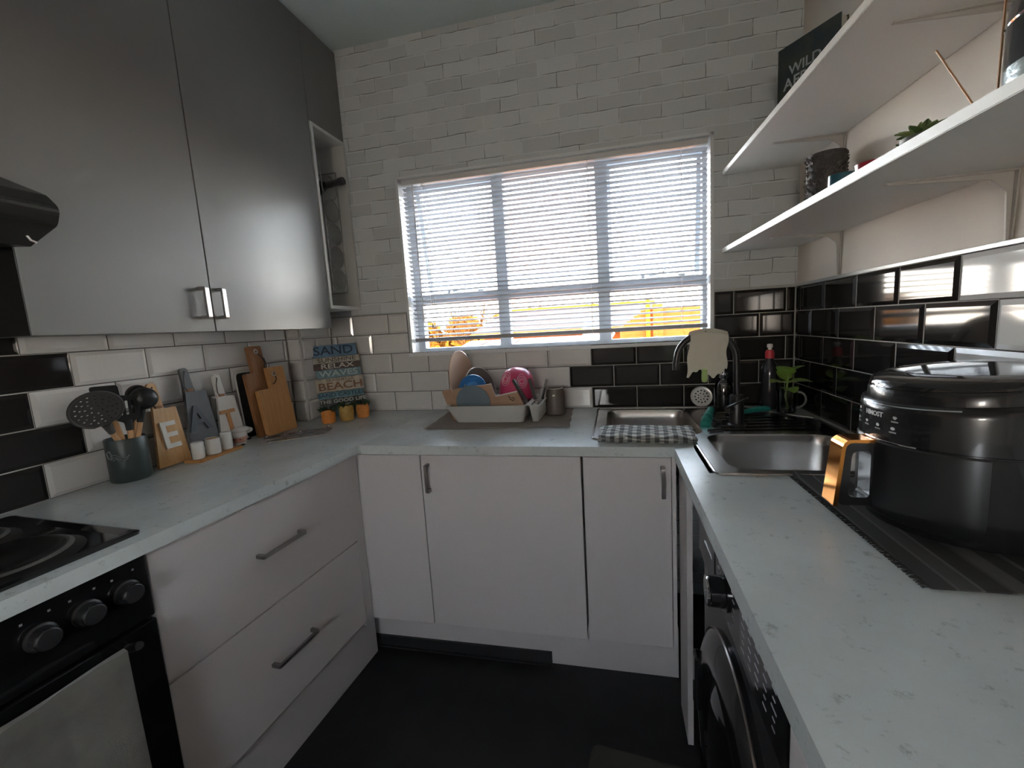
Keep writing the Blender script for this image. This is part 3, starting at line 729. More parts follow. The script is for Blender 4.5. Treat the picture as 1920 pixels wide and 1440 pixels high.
# strainer leaning on the wall
Ms = Matrix.Translation((-.375, -.045, .951)) @ Matrix.Rotation(rad(72), 4, 'X')
st = thing('sink_strainer', 'round perforated steel sink strainer leaning behind the left bowl', 'strainer', (-.375, -.05, .906))
bm = B(); lathe(bm, [(.044, .002), (.045, .0), (.042, -.002), (.036, -.001), (.036, .001), (.042, .002)], 32, Ms)
holes = [circ(.026*cos(2*pi*k/12), .026*sin(2*pi*k/12), .0036, 8) for k in range(12)]+[circ(.014*cos(2*pi*k/7), .014*sin(2*pi*k/7), .003, 8) for k in range(7)]
plate(bm, circ(0, 0, .0365, 32), holes, -.001, .0005, Ms); obj('disc', bm, STEEL, st)
bm = B(); lathe(bm, [(.0, .008), (.006, .008), (.005, .001)], 12, Ms); obj('knob', bm, CHROME, st, smooth=True)

TEAL = mat('teal_rubber', (.02, .23, .19), .45)
db = thing('dish_brush', 'teal dish brush lying on the deck behind the black tap', 'brush', (-.22, -.21, .906), rz=rad(28))
bm = B(); tube(bm, [(-.07, 0, .014), (-.03, 0, .016), (.02, .002, .018), (.06, 0, .017), (.075, 0, .015)], [.006, .009, .011, .012, .008], 12); obj('handle', bm, TEAL, db, local=True, smooth=True)
bm = B(); box(bm, -.12, -.07, -.014, .014, .006, .018, .004); obj('head', bm, BLKM, db, local=True)
bm = B(); tube(bm, [(-.125, 0, .002), (-.065, 0, .002)], .006, 6); obj('bristles', bm, mat('bristle', (.1, .1, .1), .8), db, local=True)
tg = thing('rubber_plug', 'teal ribbed sink tool propped left of the black tap', 'sink tool', (-.41, -.345, .9045))
bm = B(); tube(bm, [(-.425, -.372, .909), (-.418, -.352, .920), (-.40, -.325, .939), (-.392, -.31, .95)], [.016, .016, .014, .012], 14); obj('grip', bm, TEAL, tg, smooth=True)
for k in range(4):
    p0 = Vector((-.425, -.372, .909)); p1 = Vector((-.395, -.32, .942)); c = p0.lerp(p1, .12+k*.14); d = (p1-p0).normalized()
    bm = B(); tube(bm, [c-d*.002, c+d*.002], .0178, 14); obj('rib', bm, TEAL, tg, smooth=True)
bm = B(); tube(bm, [(-.40, -.345, .925), (-.38, -.35, .915), (-.365, -.355, .91)], .005, 8); obj('neck', bm, BLKM, tg, smooth=True)

sb = thing('dish_soap_bottle', 'clear dish soap bottle with red and white cap in the corner', 'bottle', (-.128, -.095, .906))
bm = B(); lathe(bm, [(0, .002), (.029, .002), (.031, .008), (.031, .14), (.028, .17), (.016, .195), (.013, .205)], 28, Matrix.Translation((-.128, -.095, .905))); obj('body', bm, mat('smoky_bottle', (.03, .03, .035), .15, coat=.5), sb, smooth=True)
bm = B(); lathe(bm, [(.013, .205), (.0165, .206), (.0165, .228), (.013, .238), (.009, .240)], 24, Matrix.Translation((-.128, -.095, .905))); obj('cap', bm, mat('red_plastic', (.50, .03, .04), .35), sb, smooth=True)
bm = B(); lathe(bm, [(.007, .240), (.007, .246), (.011, .250), (.010, .262), (0, .264)], 20, Matrix.Translation((-.128, -.095, .905))); obj('nozzle', bm, WPL, sb, smooth=True)

jr = thing('glass_jar', 'clear glass soap jar standing behind the black tap', 'jar', (-.30, -.10, .906))
bm = B(); lathe(bm, [(0, .001), (.032, .001), (.036, .008), (.037, .09), (.030, .115), (.018, .125), (.018, .14), (.016, .14), (.016, .124), (.028, .112), (.034, .088), (.033, .01), (0, .005)], 32, Matrix.Translation((-.30, -.10, .905))); obj('body', bm, CLEAR, jr, smooth=True)
bm = B(); lathe(bm, [(0, .0065), (.0325, .0065), (.0335, .05), (0, .05)], 28, Matrix.Translation((-.30, -.10, .905))); obj('soap', bm, glass_mat('soap_liquid', (.55, .60, .62), .05), jr, smooth=True)
bm = B(); lathe(bm, [(.019, .134), (.020, .136), (.020, .152), (.012, .156), (.005, .158), (.005, .18), (0, .18)], 20, Matrix.Translation((-.30, -.10, .905)))
tube(bm, [(-.30, -.10, 1.083), (-.315, -.115, 1.086), (-.33, -.13, 1.082)], .004, 8); obj('pump', bm, CHROME, jr, smooth=True)

# glass mug with cutting
gm = thing('glass_mug', 'clear glass mug holding a green cutting in the sink corner', 'mug', (-.092, -.172, .906))
mx_, my_ = -.092, -.172
bm = B(); lathe(bm, [(0, .0), (.031, .0), (.034, .004), (.037, .085), (.0385, .088), (.036, .086), (.0315, .010), (0, .008)], 32, Matrix.Translation((mx_, my_, .906))); obj('body', bm, CLEAR, gm, smooth=True)
bm = B(); lathe(bm, [(0, .0085), (.0312, .0105), (.0345, .05), (0, .05)], 28, Matrix.Translation((mx_, my_, .906))); obj('water', bm, glass_mat('water', (.75, .80, .78), .04), gm, smooth=True)
bm = B(); tube(bm, [(mx_+.036+.002, my_-.004, .985)]+[(mx_+.036+.030*sin(pi*t/8), my_-.004, .955+.031*cos(pi*t/8)) for t in range(1, 8)]+[(mx_+.034, my_-.004, .924)], .0042, 10); obj('handle', bm, mat('glass_handle', (.5, .5, .5), .08, coat=1), gm, smooth=True)
pc = thing('plant_cutting', 'green broad-leaved cutting standing in the clear glass mug', 'plant', (mx_, my_, .916))
def leaf(bm, o, dirv, up, ln, w, cup=.25, n=8):
    d = Vector(dirv).normalized(); s = d.cross(Vector(up)).normalized(); nn = s.cross(d)
    rows = []
    for i in range(n+1):
        t = i/n; ww = w*math.sin(pi*min(1, t**.75))**.7*.5 if 0 < t < 1 else .0004
        c = Vector(o)+d*ln*t-nn*ln*.25*t*t; rows.append([bm.verts.new(c+s*ww*q+nn*cup*abs(q)*ww) for q in (-1, -.5, 0, .5, 1)])
    for a, b in zip(rows, rows[1:]):
        for i in range(4): bm.faces.new((a[i], a[i+1], b[i+1], b[i]))
bm = B(); tube(bm, [(mx_+.006, my_, .918), (mx_-.004, my_-.002, .97), (mx_+.004, my_-.002, 1.04), (mx_+.002, my_, 1.07)], [.0045, .004, .003, .002], 8); obj('stem', bm, mat('stem_green', (.30, .40, .12), .5), pc, smooth=True)
for o_, d_, l_, w_ in (((mx_-.002, my_, 1.02), (-.85, -.5, .35), .078, .07), ((mx_+.003, my_, 1.02), (.9, -.45, .35), .078, .07), ((mx_+.003, my_, 1.05), (-.55, -.6, .9), .072, .068), ((mx_+.003, my_, 1.055), (.8, -.1, .75), .062, .055), ((mx_, my_, 1.0), (.1, -1, .1), .06, .06), ((mx_, my_, 1.03), (-.2, .6, .8), .06, .06)):
    bm = B(); leaf(bm, o_, d_, (0, 0, 1), l_, w_); solid(bm, .0008); obj('leaf', bm, GREEN, pc, smooth=True)

# ------------------------------------------------------------------ dish rack and what dries in it
def cloth_sheet(name, pts, z, m, amp=.0015, t=.003, nu=40, nv=24, fringe=0, **k):
    bm = B(); a, b, c, d = [Vector(p) for p in pts]; V = []
    for j in range(nv+1):
        row = []
        for i in range(nu+1):
            u, v = i/nu, j/nv; p = (a*(1-u)+b*u)*(1-v)+(d*(1-u)+c*u)*v
            edge = min(1, min(v, 1-v)*6+.0)
            row.append(bm.verts.new((p.x+.002*sin(v*21), p.y+.003*sin(u*13)*(1 if v < .5 else .4), z+t+amp*(1-edge)*max(0, sin(u*16+1))*3)))
        V.append(row)
    for p, q in zip(V, V[1:]):
        for i in range(nu): bm.faces.new((p[i], p[i+1], q[i+1], q[i]))
    solid(bm, t*.9)
    return obj(name, bm, m, smooth=True, **k)
cloth_sheet('drying_mat', [(-1.495, -.412), (-.912, -.378), (-.930, -.02), (-1.53, -.02)], .9003, mat('taupe_woven', (.25, .215, .19), .95, bump=.8, bs=420, var=.12, vs_=40, stretch=(1, 6, 1)),
    label='taupe woven mat spread under the white dish rack', cat='mat')
ZM = .9045
rk = thing('dish_rack', 'white plastic dish rack tub with a cutlery trough at its right', 'dish rack', (-1.22, -.2, ZM))
bm = B()
def tub(bm, b, t, zb, zt, th, r):
    (bx0_, bx1_, by0_, by1_), (tx0, tx1, ty0, ty1) = b, t
    L = [[(x, y, zb) for x, y in rrect(bx0_, bx1_, by0_, by1_, r)], [(x, y, zt-.004) for x, y in rrect(tx0, tx1, ty0, ty1, r)],
         [(x, y, zt) for x, y in rrect(tx0-.006, tx1+.006, ty0-.006, ty1+.006, r)], [(x, y, zt) for x, y in rrect(tx0+th, tx1-th, ty0+th, ty1-th, r)],
         [(x, y, zb+.004) for x, y in rrect(bx0_+th, bx1_-th, by0_+th, by1_-th, r)]]
    loft(bm, L, True, True)
tub(bm, (-1.398, -1.108, -.303, -.075), (-1.425, -1.084, -.345, -.05), ZM, .982, .004, .02)
obj('tub', bm, WPL, rk, smooth=True)
bm = B(); tub(bm, (-1.072, -1.045, -.295, -.085), (-1.0725, -1.030, -.338, -.055), ZM, .982, .003, .012); obj('cutlery_trough', bm, WPL, rk, smooth=True)
for k in range(4):
    bm = B(); y = -.27+k*.05; box(bm, -1.069, -1.034, y-.001, y+.001, .93, .976); obj('divider', bm, WPL, rk)
def plate_prof(r, h=.02, t=.004): return [(0, 0), (r*.55, 0), (r*.62, .002), (r, h), (r+.001, h+t*.6), (r-.002, h+t), (r*.6, .002+t), (0, t)]
# tall tan oval platter on edge
M = Matrix.Translation((-1.414, -.19, 1.071)) @ Matrix.Rotation(rad(-6), 4, 'Y') @ Matrix.Rotation(rad(-6), 4, 'Z') @ Matrix.Rotation(rad(90), 4, 'Y') @ Matrix.Diagonal((1.02, .95, 1, 1))
bm = B(); lathe(bm, plate_prof(.128, .016), 44, M); obj('platter', bm, mat('tan_stoneware', (.46, .30, .21), .45), label='large tan platter standing upright at the left of the rack', cat='plate', smooth=True)
M = Matrix.Translation((-1.345, -.155, 1.02)) @ Matrix.Rotation(rad(-22), 4, 'Z') @ Matrix.Rotation(rad(76), 4, 'Y')
bm = B(); lathe(bm, plate_prof(.1, .02), 40, M); pl_ = thing('glass_plate', 'smoky glass plate with a pale rim behind the blue bowl', 'plate', (-1.345, -.155, .915)); obj('dish', bm, mat('smoky_plate', (.18, .16, .15), .2, coat=.4), pl_, smooth=True)
bm = B(); lathe(bm, [(.0995, .0195), (.1022, .021), (.1015, .024), (.098, .0235)], 40, M); obj('rim', bm, CERW, pl_, smooth=True)
M = Matrix.Translation((-1.338, -.235, 1.035)) @ Matrix.Rotation(rad(-70), 4, 'Z') @ Matrix.Rotation(rad(66), 4, 'Y')
bm = B(); lathe(bm, [(0, 0), (.034, 0), (.055, .028), (.058, .029), (.056, .032), (.033, .005), (0, .004)], 36, M); obj('bowl', bm, mat('bright_blue_plastic', (.05, .22, .55), .3), label='bright blue plastic bowl tilted inside the dish rack', cat='bowl', smooth=True)
# tan tray with a step cut, leaning along the front
tt = thing('serving_tray', 'tan wooden tray with stepped corner leaning along the rack front', 'tray', (-1.25, -.30, .93))
M = Matrix.Translation((-.0205, -.283, .912)) @ Matrix.Rotation(rad(90+2), 4, 'X') @ Matrix.Diagonal((1.005, .96, 1, 1))
po = rpoly([(-1.385, 0), (-1.428, .135), (-1.212, .160), (-1.194, .104), (-1.102, .122), (-1.075, .06), (-1.075, 0)], [.01, .008, .006, .004, .006, .006, .01], 3)
bm = B(); plate(bm, po, [], 0, .012, M); obj('panel', bm, TERRA, tt)
bm = B(); tube(bm, [M @ Vector((x, y, .006)) for x, y in ((-1.212, .162), (-1.194, .104), (-1.102, .123))], .0035, 8); obj('rim', bm, mat('pale_rim', (.62, .56, .50), .5), tt)
bm = B(); tube(bm, [M @ Vector((x, y, .0145)) for x, y in ((-1.137, .108), (-1.13, .092), (-1.118, .085), (-1.112, .095), (-1.125, .10))], .002, 6); obj('cord', bm, LEATHER, tt)
M = Matrix.Translation((-1.318, -.299, .989)) @ Matrix.Rotation(rad(97), 4, 'X')
bm = B(); lathe(bm, [(0, .006), (.045, .006), (.073, .002), (.0745, .0), (.073, -.003), (.045, .001), (0, .001)], 40, M); obj('small_plate', bm, mat('slate_blue_plate', (.12, .16, .19), .4), label='slate blue plate standing in front of the tan tray', cat='plate', smooth=True)
# pink bowl upside down on a clear bowl
bm = B(); lathe(bm, [(0, 0), (.035, 0), (.045, .015), (.072, .085), (.074, .086), (.070, .084), (.042, .017), (0, .004)], 36, Matrix.Translation((-1.158, -.15, .909))); obj('glass_bowl', bm, CLEAR, label='clear glass bowl under the pink bowl in the rack', cat='bowl', smooth=True)
pb = thing('pink_bowl', 'pink plastic bowl with white leaf pattern upside down in the rack', 'bowl', (-1.165, -.15, .99))
M = Matrix.Translation((-1.163, -.155, .997)) @ Matrix.Rotation(rad(10), 4, 'X') @ Matrix.Rotation(rad(8), 4, 'Y')
pp = [(.078, 0), (.078, .012), (.0755, .050), (.067, .083), (.053, .104), (.034, .115), (.012, .119), (0, .1195)]
bm = B(); lathe(bm, [(.076, .0)]+pp, 40, M); obj('shell', bm, mat('pink_plastic', (.62, .06, .16), .35), pb, smooth=True)
for a0 in (rad(-128), rad(-62)):
    bm = B()
    for q in range(3):
        pts = []
        for i in range(20):
            a = 2*pi*i/20; th = a0+(.34-.09*q)*cos(a); zz = .082+(.026-.008*q)*sin(a); rr = .067+(.083-zz)*.25+.0014
            if zz > .083: rr = .067-(zz-.083)*.64-(zz-.083)**2*9+.0018
            pts.append(M @ Vector((rr*cos(th), rr*sin(th), zz)))
        tube(bm, pts, .0012, 5, closed=True)
    obj('pattern', bm, mat('pattern_white', (.75, .62, .66), .5), pb)
bm = B(); lathe(bm, [(0, 0), (.018, 0), (.021, .04), (.022, .041), (.020, .04), (.017, .003), (0, .003)], 24, Matrix.Translation((-1.115, -.255, .955)) @ Matrix.Rotation(rad(65), 4, 'X')); obj('steel_cup', bm, STEEL, label='small steel cup lying between tan tray and knives', cat='cup', smooth=True)
# knives in the trough
kn_ = [((-1.06, -.285, .925), (-1.150, -.255, 1.072), 'black knife handle leaning furthest left over the tray', 1), ((-1.055, -.215, .925), (-1.092, -.205, 1.068), 'upright black-handled knife in the middle of the trough', 1),
       ((-1.060, -.19, .925), (-1.022, -.18, 1.060), 'knife with broad steel-edged handle leaning to the right', 1), ((-1.058, -.275, .925), (-1.028, -.265, 1.036), 'short dark knife handle at the front of the trough', 1)]
for a, b, lab, _ in kn_:
    a, b = Vector(a), Vector(b); d = (b-a).normalized(); M = frameM(a, d, (0, 1, .2)); ln = (b-a).length
    k = thing('knife', lab, 'knife', a, group='knives in the rack trough')
    bm = B(); plate(bm, rpoly([(-.012, -.010), (-.012, 0.0), (ln*.4, .010), (ln*.4, -.010)], .002), [], -.0008, .0008, M); obj('blade', bm, STEEL, k)
    bm = B(); plate(bm, rpoly([(ln*.4, -.009), (ln*.4, .009), (ln*.7, .0075), (ln, .011), (ln+.004, -.006), (ln*.7, -.009)], .003), [], -.006, .006, M); obj('handle', bm, mat('knife_black', (.045, .035, .035), .4), k)

tgz = thing('tumbler', 'taupe ceramic tumbler standing right of the dish rack', 'tumbler', (-.993, -.150, ZM))
bm = B(); lathe(bm, [(0, 0), (.036, 0), (.041, .006), (.0415, .09), (.036, .113), (.034, .116), (.032, .113), (.037, .09), (.036, .01), (0, .006)], 32, Matrix.Translation((-.993, -.150, ZM))); obj('body', bm, mat('taupe_glaze', (.13, .105, .09), .45), tgz, smooth=True)
bm = B(); lathe(bm, [(.0355, .1135), (.0352, .117), (.033, .1172), (.0325, .1145)], 32, Matrix.Translation((-.993, -.150, ZM))); obj('rim', bm, mat('pale_glaze', (.5, .47, .43), .3), tgz, smooth=True)
bm = B(); tube(bm, [(-.998, -.190, ZM+.085), (-.996, -.1935, ZM+.09), (-.990, -.1938, ZM+.09), (-.988, -.190, ZM+.085)], .0022, 8); obj('loop', bm, CERW, tgz, smooth=True)

# ------------------------------------------------------------------ left worktop objects
ck = thing('utensil_crock', 'dark grey green utensil crock with wire emblem by the tiled wall', 'crock', (-2.183, -.995, .9005))
bm = B(); lathe(bm, [(0, 0), (.046, 0), (.049, .004), (.0495, .128), (.0485, .130), (.046, .128), (.045, .008), (0, .006)], 40, Matrix.Translation((-2.183, -.995, .9005))); obj('body', bm, mat('crock_green', (.035, .05, .047), .4), ck, smooth=True)
bm = B()
for dz, l in ((.075, .4), (.082, .46), (.070, .3)):
    tube(bm, [(-2.183+.0506*cos(a), -.995+.0506*sin(a), .9+dz+.006*sin(i*.8)) for i, a in enumerate([rad(-62)+l*2*(q/8-.4) for q in range(9)])], .0012, 5)
tube(bm, [(-2.183+.0506*cos(a), -.995+.0506*sin(a), .9+z) for a, z in ((rad(-95), .095), (rad(-85), .10), (rad(-78), .088), (rad(-80), .074), (rad(-92), .078), (rad(-97), .09))], .0013, 5, closed=True)
obj('emblem', bm, mat('emblem_grey', (.25, .28, .29), .4, .5), ck)
SIL = mat('charcoal_silicone', (.055, .052, .05), .5)
SILB = mat('black_silicone', (.012, .013, .014), .45)
HW = mat('beech_handle', (.50, .27, .12), .5, col2=(.58, .34, .17), vs_=20)
def utensil(name, lab, base, top, headf, mh, hl=.25):
    base, top = Vector(base), Vector(top); d = (top-base).normalized(); t = thing(name, lab, 'utensil', base, group='utensils in the crock')
    neck = top-d*.0
    bm = B(); tube(bm, [base, base.lerp(neck, .5), neck], [.006, .0075, .0065], 10); obj('handle', bm, HW, t, smooth=True)
    headf(t, neck, d, mh); return t
def head_skimmer(t, p, d, m):
    x = d; yv = Vector((.45, -.9, .1)); nrm = Vector((.86, -.5, .12)).normalized(); yv = nrm.cross(x).normalized(); M = frameM(p, x, yv)
    out = [(-.004, -.009), (.022, -.012)]; R_ = .057; cx = .022+R_*.93
    for i in range(25):
        a = -pi*.87+2*pi*.87*i/24; out.append((cx+R_*1.05*cos(a+0)if False else cx-R_*cos(pi*.0+ (pi-abs(a)) )*(1) if False else cx+R_*cos(a), R_*sin(a)))
    out += [(.022, .012), (-.004, .009)]
    hs = []
    for rr, k in ((.043, 18), (.033, 13), (.023, 9), (.012, 5)):
        for q in range(k): hs.append(circ(cx+rr*cos(2*pi*q/k+rr*50), rr*sin(2*pi*q/k+rr*50), .0029, 6))
    bm = B(); plate(bm, out, hs, -.0015, .0015, M)
    obj('head', bm, m, t)
    bm = B(); tube(bm, [M @ Vector((cx+(R_-.001)*cos(a), (R_-.001)*sin(a), .001)) for a in [-pi*.86+2*pi*.86*i/30 for i in range(31)]], .003, 6); tube(bm, [M @ Vector((-.012, 0, 0)), M @ Vector((.02, 0, 0))], [.0085, .010], 10); obj('collar', bm, m, t, smooth=True)
def head_ladle(t, p, d, m, r=.036, face=(.8, -.5, .3)):
    n = Vector(face).normalized(); M = frameM(p+d*(.04+r*.6), n.cross(d), d)
    bm = B(); prof = [(r*sin(a), -r*.75*cos(a)) for a in [pi/2*q/8 for q in range(9)]]+[((r-.003)*sin(a), -(r-.003)*.75*cos(a)) for a in [pi/2*q/8 for q in range(8, -1, -1)]]
    lathe(bm, prof, 28, M); obj('head', bm, m, t, smooth=True)
    bm = B(); tube(bm, [p-d*.012, p+d*.02, p+d*.045], [.0085, .009, .006], 10); obj('neck', bm, m, t, smooth=True)
def head_spatula(slots):
    def f(t, p, d, m):
        n = Vector((.85, -.5, .1)); M = frameM(p, d, n.cross(d))
        hs = [rrect(.035, .078, -.018+k*.0135, -.012+k*.0135, .002, 2) for k in range(slots)] if slots else []
        bm = B(); plate(bm, rpoly([(-.01, -.008), (.012, -.010), (.022, -.028), (.088, -.034), (.098, .026), (.022, .026), (.012, .010), (-.01, .008)], .008, 3), hs, -.002, .002, M); obj('head', bm, m, t)
        bm = B(); tube(bm, [p-d*.012, p+d*.02], [.0085, .009], 10); obj('collar', bm, m, t, smooth=True)
    return f
utensil('skimmer', 'charcoal slotted skimmer with wooden handle leaning left out of crock', (-2.195, -.968, .915), (-2.155, -1.047, 1.066), head_skimmer, SIL)
utensil('spatula', 'black spatula at the back of the utensil crock against the wall', (-2.19, -.98, .915), (-2.19, -1.012, 1.098), head_spatula(0), SILB)
utensil('slotted_turner', 'black slotted turner in the middle of the utensil crock', (-2.17, -.99, .915), (-2.155, -.998, 1.065), head_spatula(3), SILB)
utensil('ladle', 'black ladle with grey rim at the right of the utensil crock', (-2.175, -1.0, .915), (-2.150, -.967, 1.082), lambda t, p, d, m: head_ladle(t, p, d, m, .034), SILB)
utensil('spoon', 'black deep spoon rightmost in the utensil crock beside the letter board', (-2.185, -1.0, .915), (-2.178, -.960, 1.095), lambda t, p, d, m: head_ladle(t, p, d, m, .030, (.5, -.85, .1)), SILB)

# E A T board sign
es = thing('letter_board_sign', 'wall-leaning sign of three paddle boards lettered E, A and T', 'sign', (-2.2, -.75, .9005))
def lean(x0, y0, z0, dx=.048, h=.27):
    return frameM((x0, y0, z0), (0, 1, 0), (-dx, 0, h))      # local x along +y, y up the board, z outward (+x)
def paddle(w, h, hw, hh, off=0.0):
    c = w/2+off
    return rpoly([(0, 0), (w, 0), (w, h), (c+hw*.62, h), (c+hw*.5, h+hh), (c-hw*.5, h+hh), (c-hw*.62, h)], [.004, .004, .008, .006, hw*.48, hw*.48, .006], 5)
specs = [('E', -.921, .9015, .107, .190, 'pale bamboo board with a white letter E', BAML, mat('letter_cream', (.68, .66, .60), .5), 0, -.003, .006),
         ('A', -.815, .932, .113, .198, 'charcoal grey board with a dark letter A', mat('charcoal_board', (.085, .092, .10), .55), mat('letter_dark', (.035, .045, .055), .45), .011, -.002, .0),
         ('T', -.698, .9015, .113, .190, 'white board with a wooden letter T', mat('white_board', (.62, .60, .56), .5, var=.03, vs_=12), BAM, 0, .004, 0)]
for s_, y, z, w, h, lab, mb, ml, out, lo_, _ in specs:
    M = lean(-2.184+out-(z-.9)*.18, y, z); c = w/2
    bm = B(); plate(bm, paddle(w, h, .028, .088, lo_), [circ(c+lo_, h+.074, .003, 8)], 0, .010, M); bd = obj('board', bm, mb, es, label=lab)
    text('letter', s_, .125 if s_ != 'T' else .11, M @ Matrix.Translation((c+(-.004 if s_ == 'A' else .004), h*.50, .0135)), ml, bd, extrude=.003, sx=.92, bold=.002)
    bm = B()
    for q in range(3): tube(bm, [M @ Vector((c+lo_+.0165*cos(a), h+.004+q*.003, .005+.0078*sin(a))) for a in [2*pi*i/14 for i in range(14)]], .0017, 5, closed=True)
    obj('twine', bm, mat('twine_orange', (.40, .20, .10), .8), bd)
    bm = B(); tube(bm, [M @ Vector(v) for v in ((c+lo_, h+.074, .012), (c+lo_-.012, h+.050, .014), (c+lo_-.016, h+.02, .013), (c+lo_-.008, h+.004, .012))], .0015, 6); obj('cord', bm, LEATHER, bd)

# condiment tray
ct = thing('condiment_tray', 'small bamboo tray carrying three white pots before the letter boards', 'tray', (-2.14, -.755, .9005))
bm = B(); MT = Matrix.Translation((-2.135, -.765, .9005)) @ Matrix.Rotation(rad(4), 4, 'Z')
plate(bm, rrect(-.033, .035, -.088, .092, .006), [], 0, .009, MT); obj('board', bm, BAM, ct)
for y, r, h, lab, rim in ((-.062, .0185, .058, 'white ceramic shaker leftmost on the bamboo tray', 0), (-.003, .0235, .054, 'wider white pot with wooden lid in the middle of the bamboo tray', 1), (.054, .0185, .062, 'white ceramic shaker rightmost on the bamboo tray', 0)):
    M = MT @ Matrix.Translation((.003, y, .0092)); p0 = M.translation
    t = thing('shaker' if not rim else 'condiment_pot', lab, 'pot', p0, group='pots on the bamboo tray')
    bm = B(); lathe(bm, [(0, 0), (r*.95, 0), (r, .003), (r, h-.004), (r-.004, h), (0, h+.001)] if not rim else [(0, 0), (r*.95, 0), (r, .003), (r, h), (r-.002, h+.001), (r-.003, h-.004), (0, h-.004)], 28, M); obj('body', bm, CERW, t, smooth=True)
    if rim:
        bm = B(); lathe(bm, [(0, h-.0038), (r-.0035, h-.0038), (r-.0035, h-.001), (0, h)], 24, M); obj('lid', bm, BAML, t, smooth=True)
    else:
        bm = B()
        for q in range(3): lathe(bm, [(.0012, h+.0008), (.0012, h+.0014), (0, h+.0014)], 6, M @ Matrix.Translation((.004*cos(q*2.1), .004*sin(q*2.1), 0)))
        obj('holes', bm, BLKM, t, kind='stuff')

# chef figurine
cf = thing('chef_figurine', 'small ceramic chef head ornament with puffy white hat and moustache', 'figurine', (-2.155, -.628, .9005))
def blob(bm, c, r, sc=(1, 1, 1), sub=2):
    t = bmesh.new(); bmesh.ops.create_icosphere(t, subdivisions=sub, radius=r)
    for v in t.verts: v.co = Vector((v.co.x*sc[0]+c[0], v.co.y*sc[1]+c[1], v.co.z*sc[2]+c[2]))
    merge(bm, t)
SK = mat('figurine_skin', (.55, .28, .20), .4)
bm = B(); blob(bm, (-2.155, -.635, .925), .021, (1, 1.25, .8), 3); blob(bm, (-2.132, -.640, .924), .006); obj('head', bm, SK, cf, smooth=True)
bm = B(); lathe(bm, [(.024, 0), (.026, .004), (.026, .018), (.022, .022)], 24, Matrix.Translation((-2.157, -.638, .934)) @ Matrix.Diagonal((.95, 1.2, 1, 1))); blob(bm, (-2.157, -.628, .957), .026, (1, 1.45, .55), 3); blob(bm, (-2.157, -.598, .950), .018, (1, 1.2, .7), 3); obj('hat', bm, CERW, cf, smooth=True)
bm = B(); blob(bm, (-2.136, -.612, .920), .007, (.6, 1.6, .6)); blob(bm, (-2.134, -.655, .927), .0025); blob(bm, (-2.134, -.646, .905), .006, (1, 1.5, .6)); obj('moustache', bm, BLKM, cf, smooth=True)
bm = B(); blob(bm, (-2.152, -.635, .9065), .014, (1, 1.6, .42), 3); obj('collar', bm, CERW, cf, smooth=True)

# chopping boards and enamel tray
eyel = mat('eyelet_metal', (.85, .84, .80), .15, 1.0)
MB_ = frameM((-2.212, -.552, .9005), (0, 1, 0), (-.018, 0, .27))
et = thing('enamel_tray', 'black oven tray with white rim leaning behind the chopping boards', 'tray', (-2.21, -.45, .9))
bm = B(); plate(bm, rrect(0, .225, 0, .272, .022), [], -.002, .001, MB_); obj('pan', bm, BLKM, et)
bm = B(); tube(bm, [MB_ @ Vector((x, y, .002)) for x, y in rrect(0, .225, 0, .272, .022)], .0035, 8, closed=True); obj('rim', bm, CERW, et, smooth=True)
MC1 = frameM((-2.178, -.535, .9005), (0, 1, 0), (-.034, 0, .27))
c1 = thing('chopping_board', 'brown wooden chopping board with tall handle standing behind the other', 'chopping board', (-2.18, -.44, .9005))
bm = B(); plate(bm, rpoly([(0, 0), (.178, 0), (.178, .265), (.108, .265), (.108, .375), (.042, .375), (.042, .265), (0, .265)], [.004, .004, .01, .006, .008, .008, .006, .01], 4), [circ(.075, .352, .006, 14)], 0, .018, MC1); obj('board', bm, WAL, c1)
bm = B(); lathe(bm, [(.0065, .0182), (.0105, .0185), (.0105, .0205), (.0065, .0205)], 20, MC1 @ Matrix.Translation((.075, .352, 0))); obj('eyelet', bm, eyel, c1, smooth=True)
bm = B(); tube(bm, [MC1 @ Vector(v) for v in ((.075, .352, .012), (.085, .335, .022), (.098, .32, .024), (.103, .30, .024), (.098, .28, .022), (.108, .275, .022), (.106, .30, .026), (.10, .322, .026))], .0024, 7); obj('cord', bm, LEATHER, c1, smooth=True)
MC2 = frameM((-2.149, -.520, .9005), (0, 1, 0), (-.036, 0, .27))
c2 = thing('chopping_board', 'golden bamboo chopping board with stepped top in front of the other', 'chopping board', (-2.15, -.43, .9005))
bm = B(); plate(bm, rpoly([(0, 0), (.160, 0), (.160, .282), (.070, .282), (.070, .193), (0, .193)], [.004, .006, .008, .006, .003, .006], 4), [circ(.098, .252, .006, 14)], 0, .017, MC2); obj('board', bm, BAM, c2)
bm = B(); lathe(bm, [(.0065, .0172), (.0105, .0175), (.0105, .0195), (.0065, .0195)], 20, MC2 @ Matrix.Translation((.098, .252, 0))); obj('eyelet', bm, eyel, c2, smooth=True)
bm = B(); tube(bm, [MC2 @ Vector(v) for v in ((.098, .252, .01), (.104, .238, .02), (.102, .225, .021), (.090, .212, .020), (.078, .206, .012))], .0024, 7); obj('cord', bm, LEATHER, c2, smooth=True)

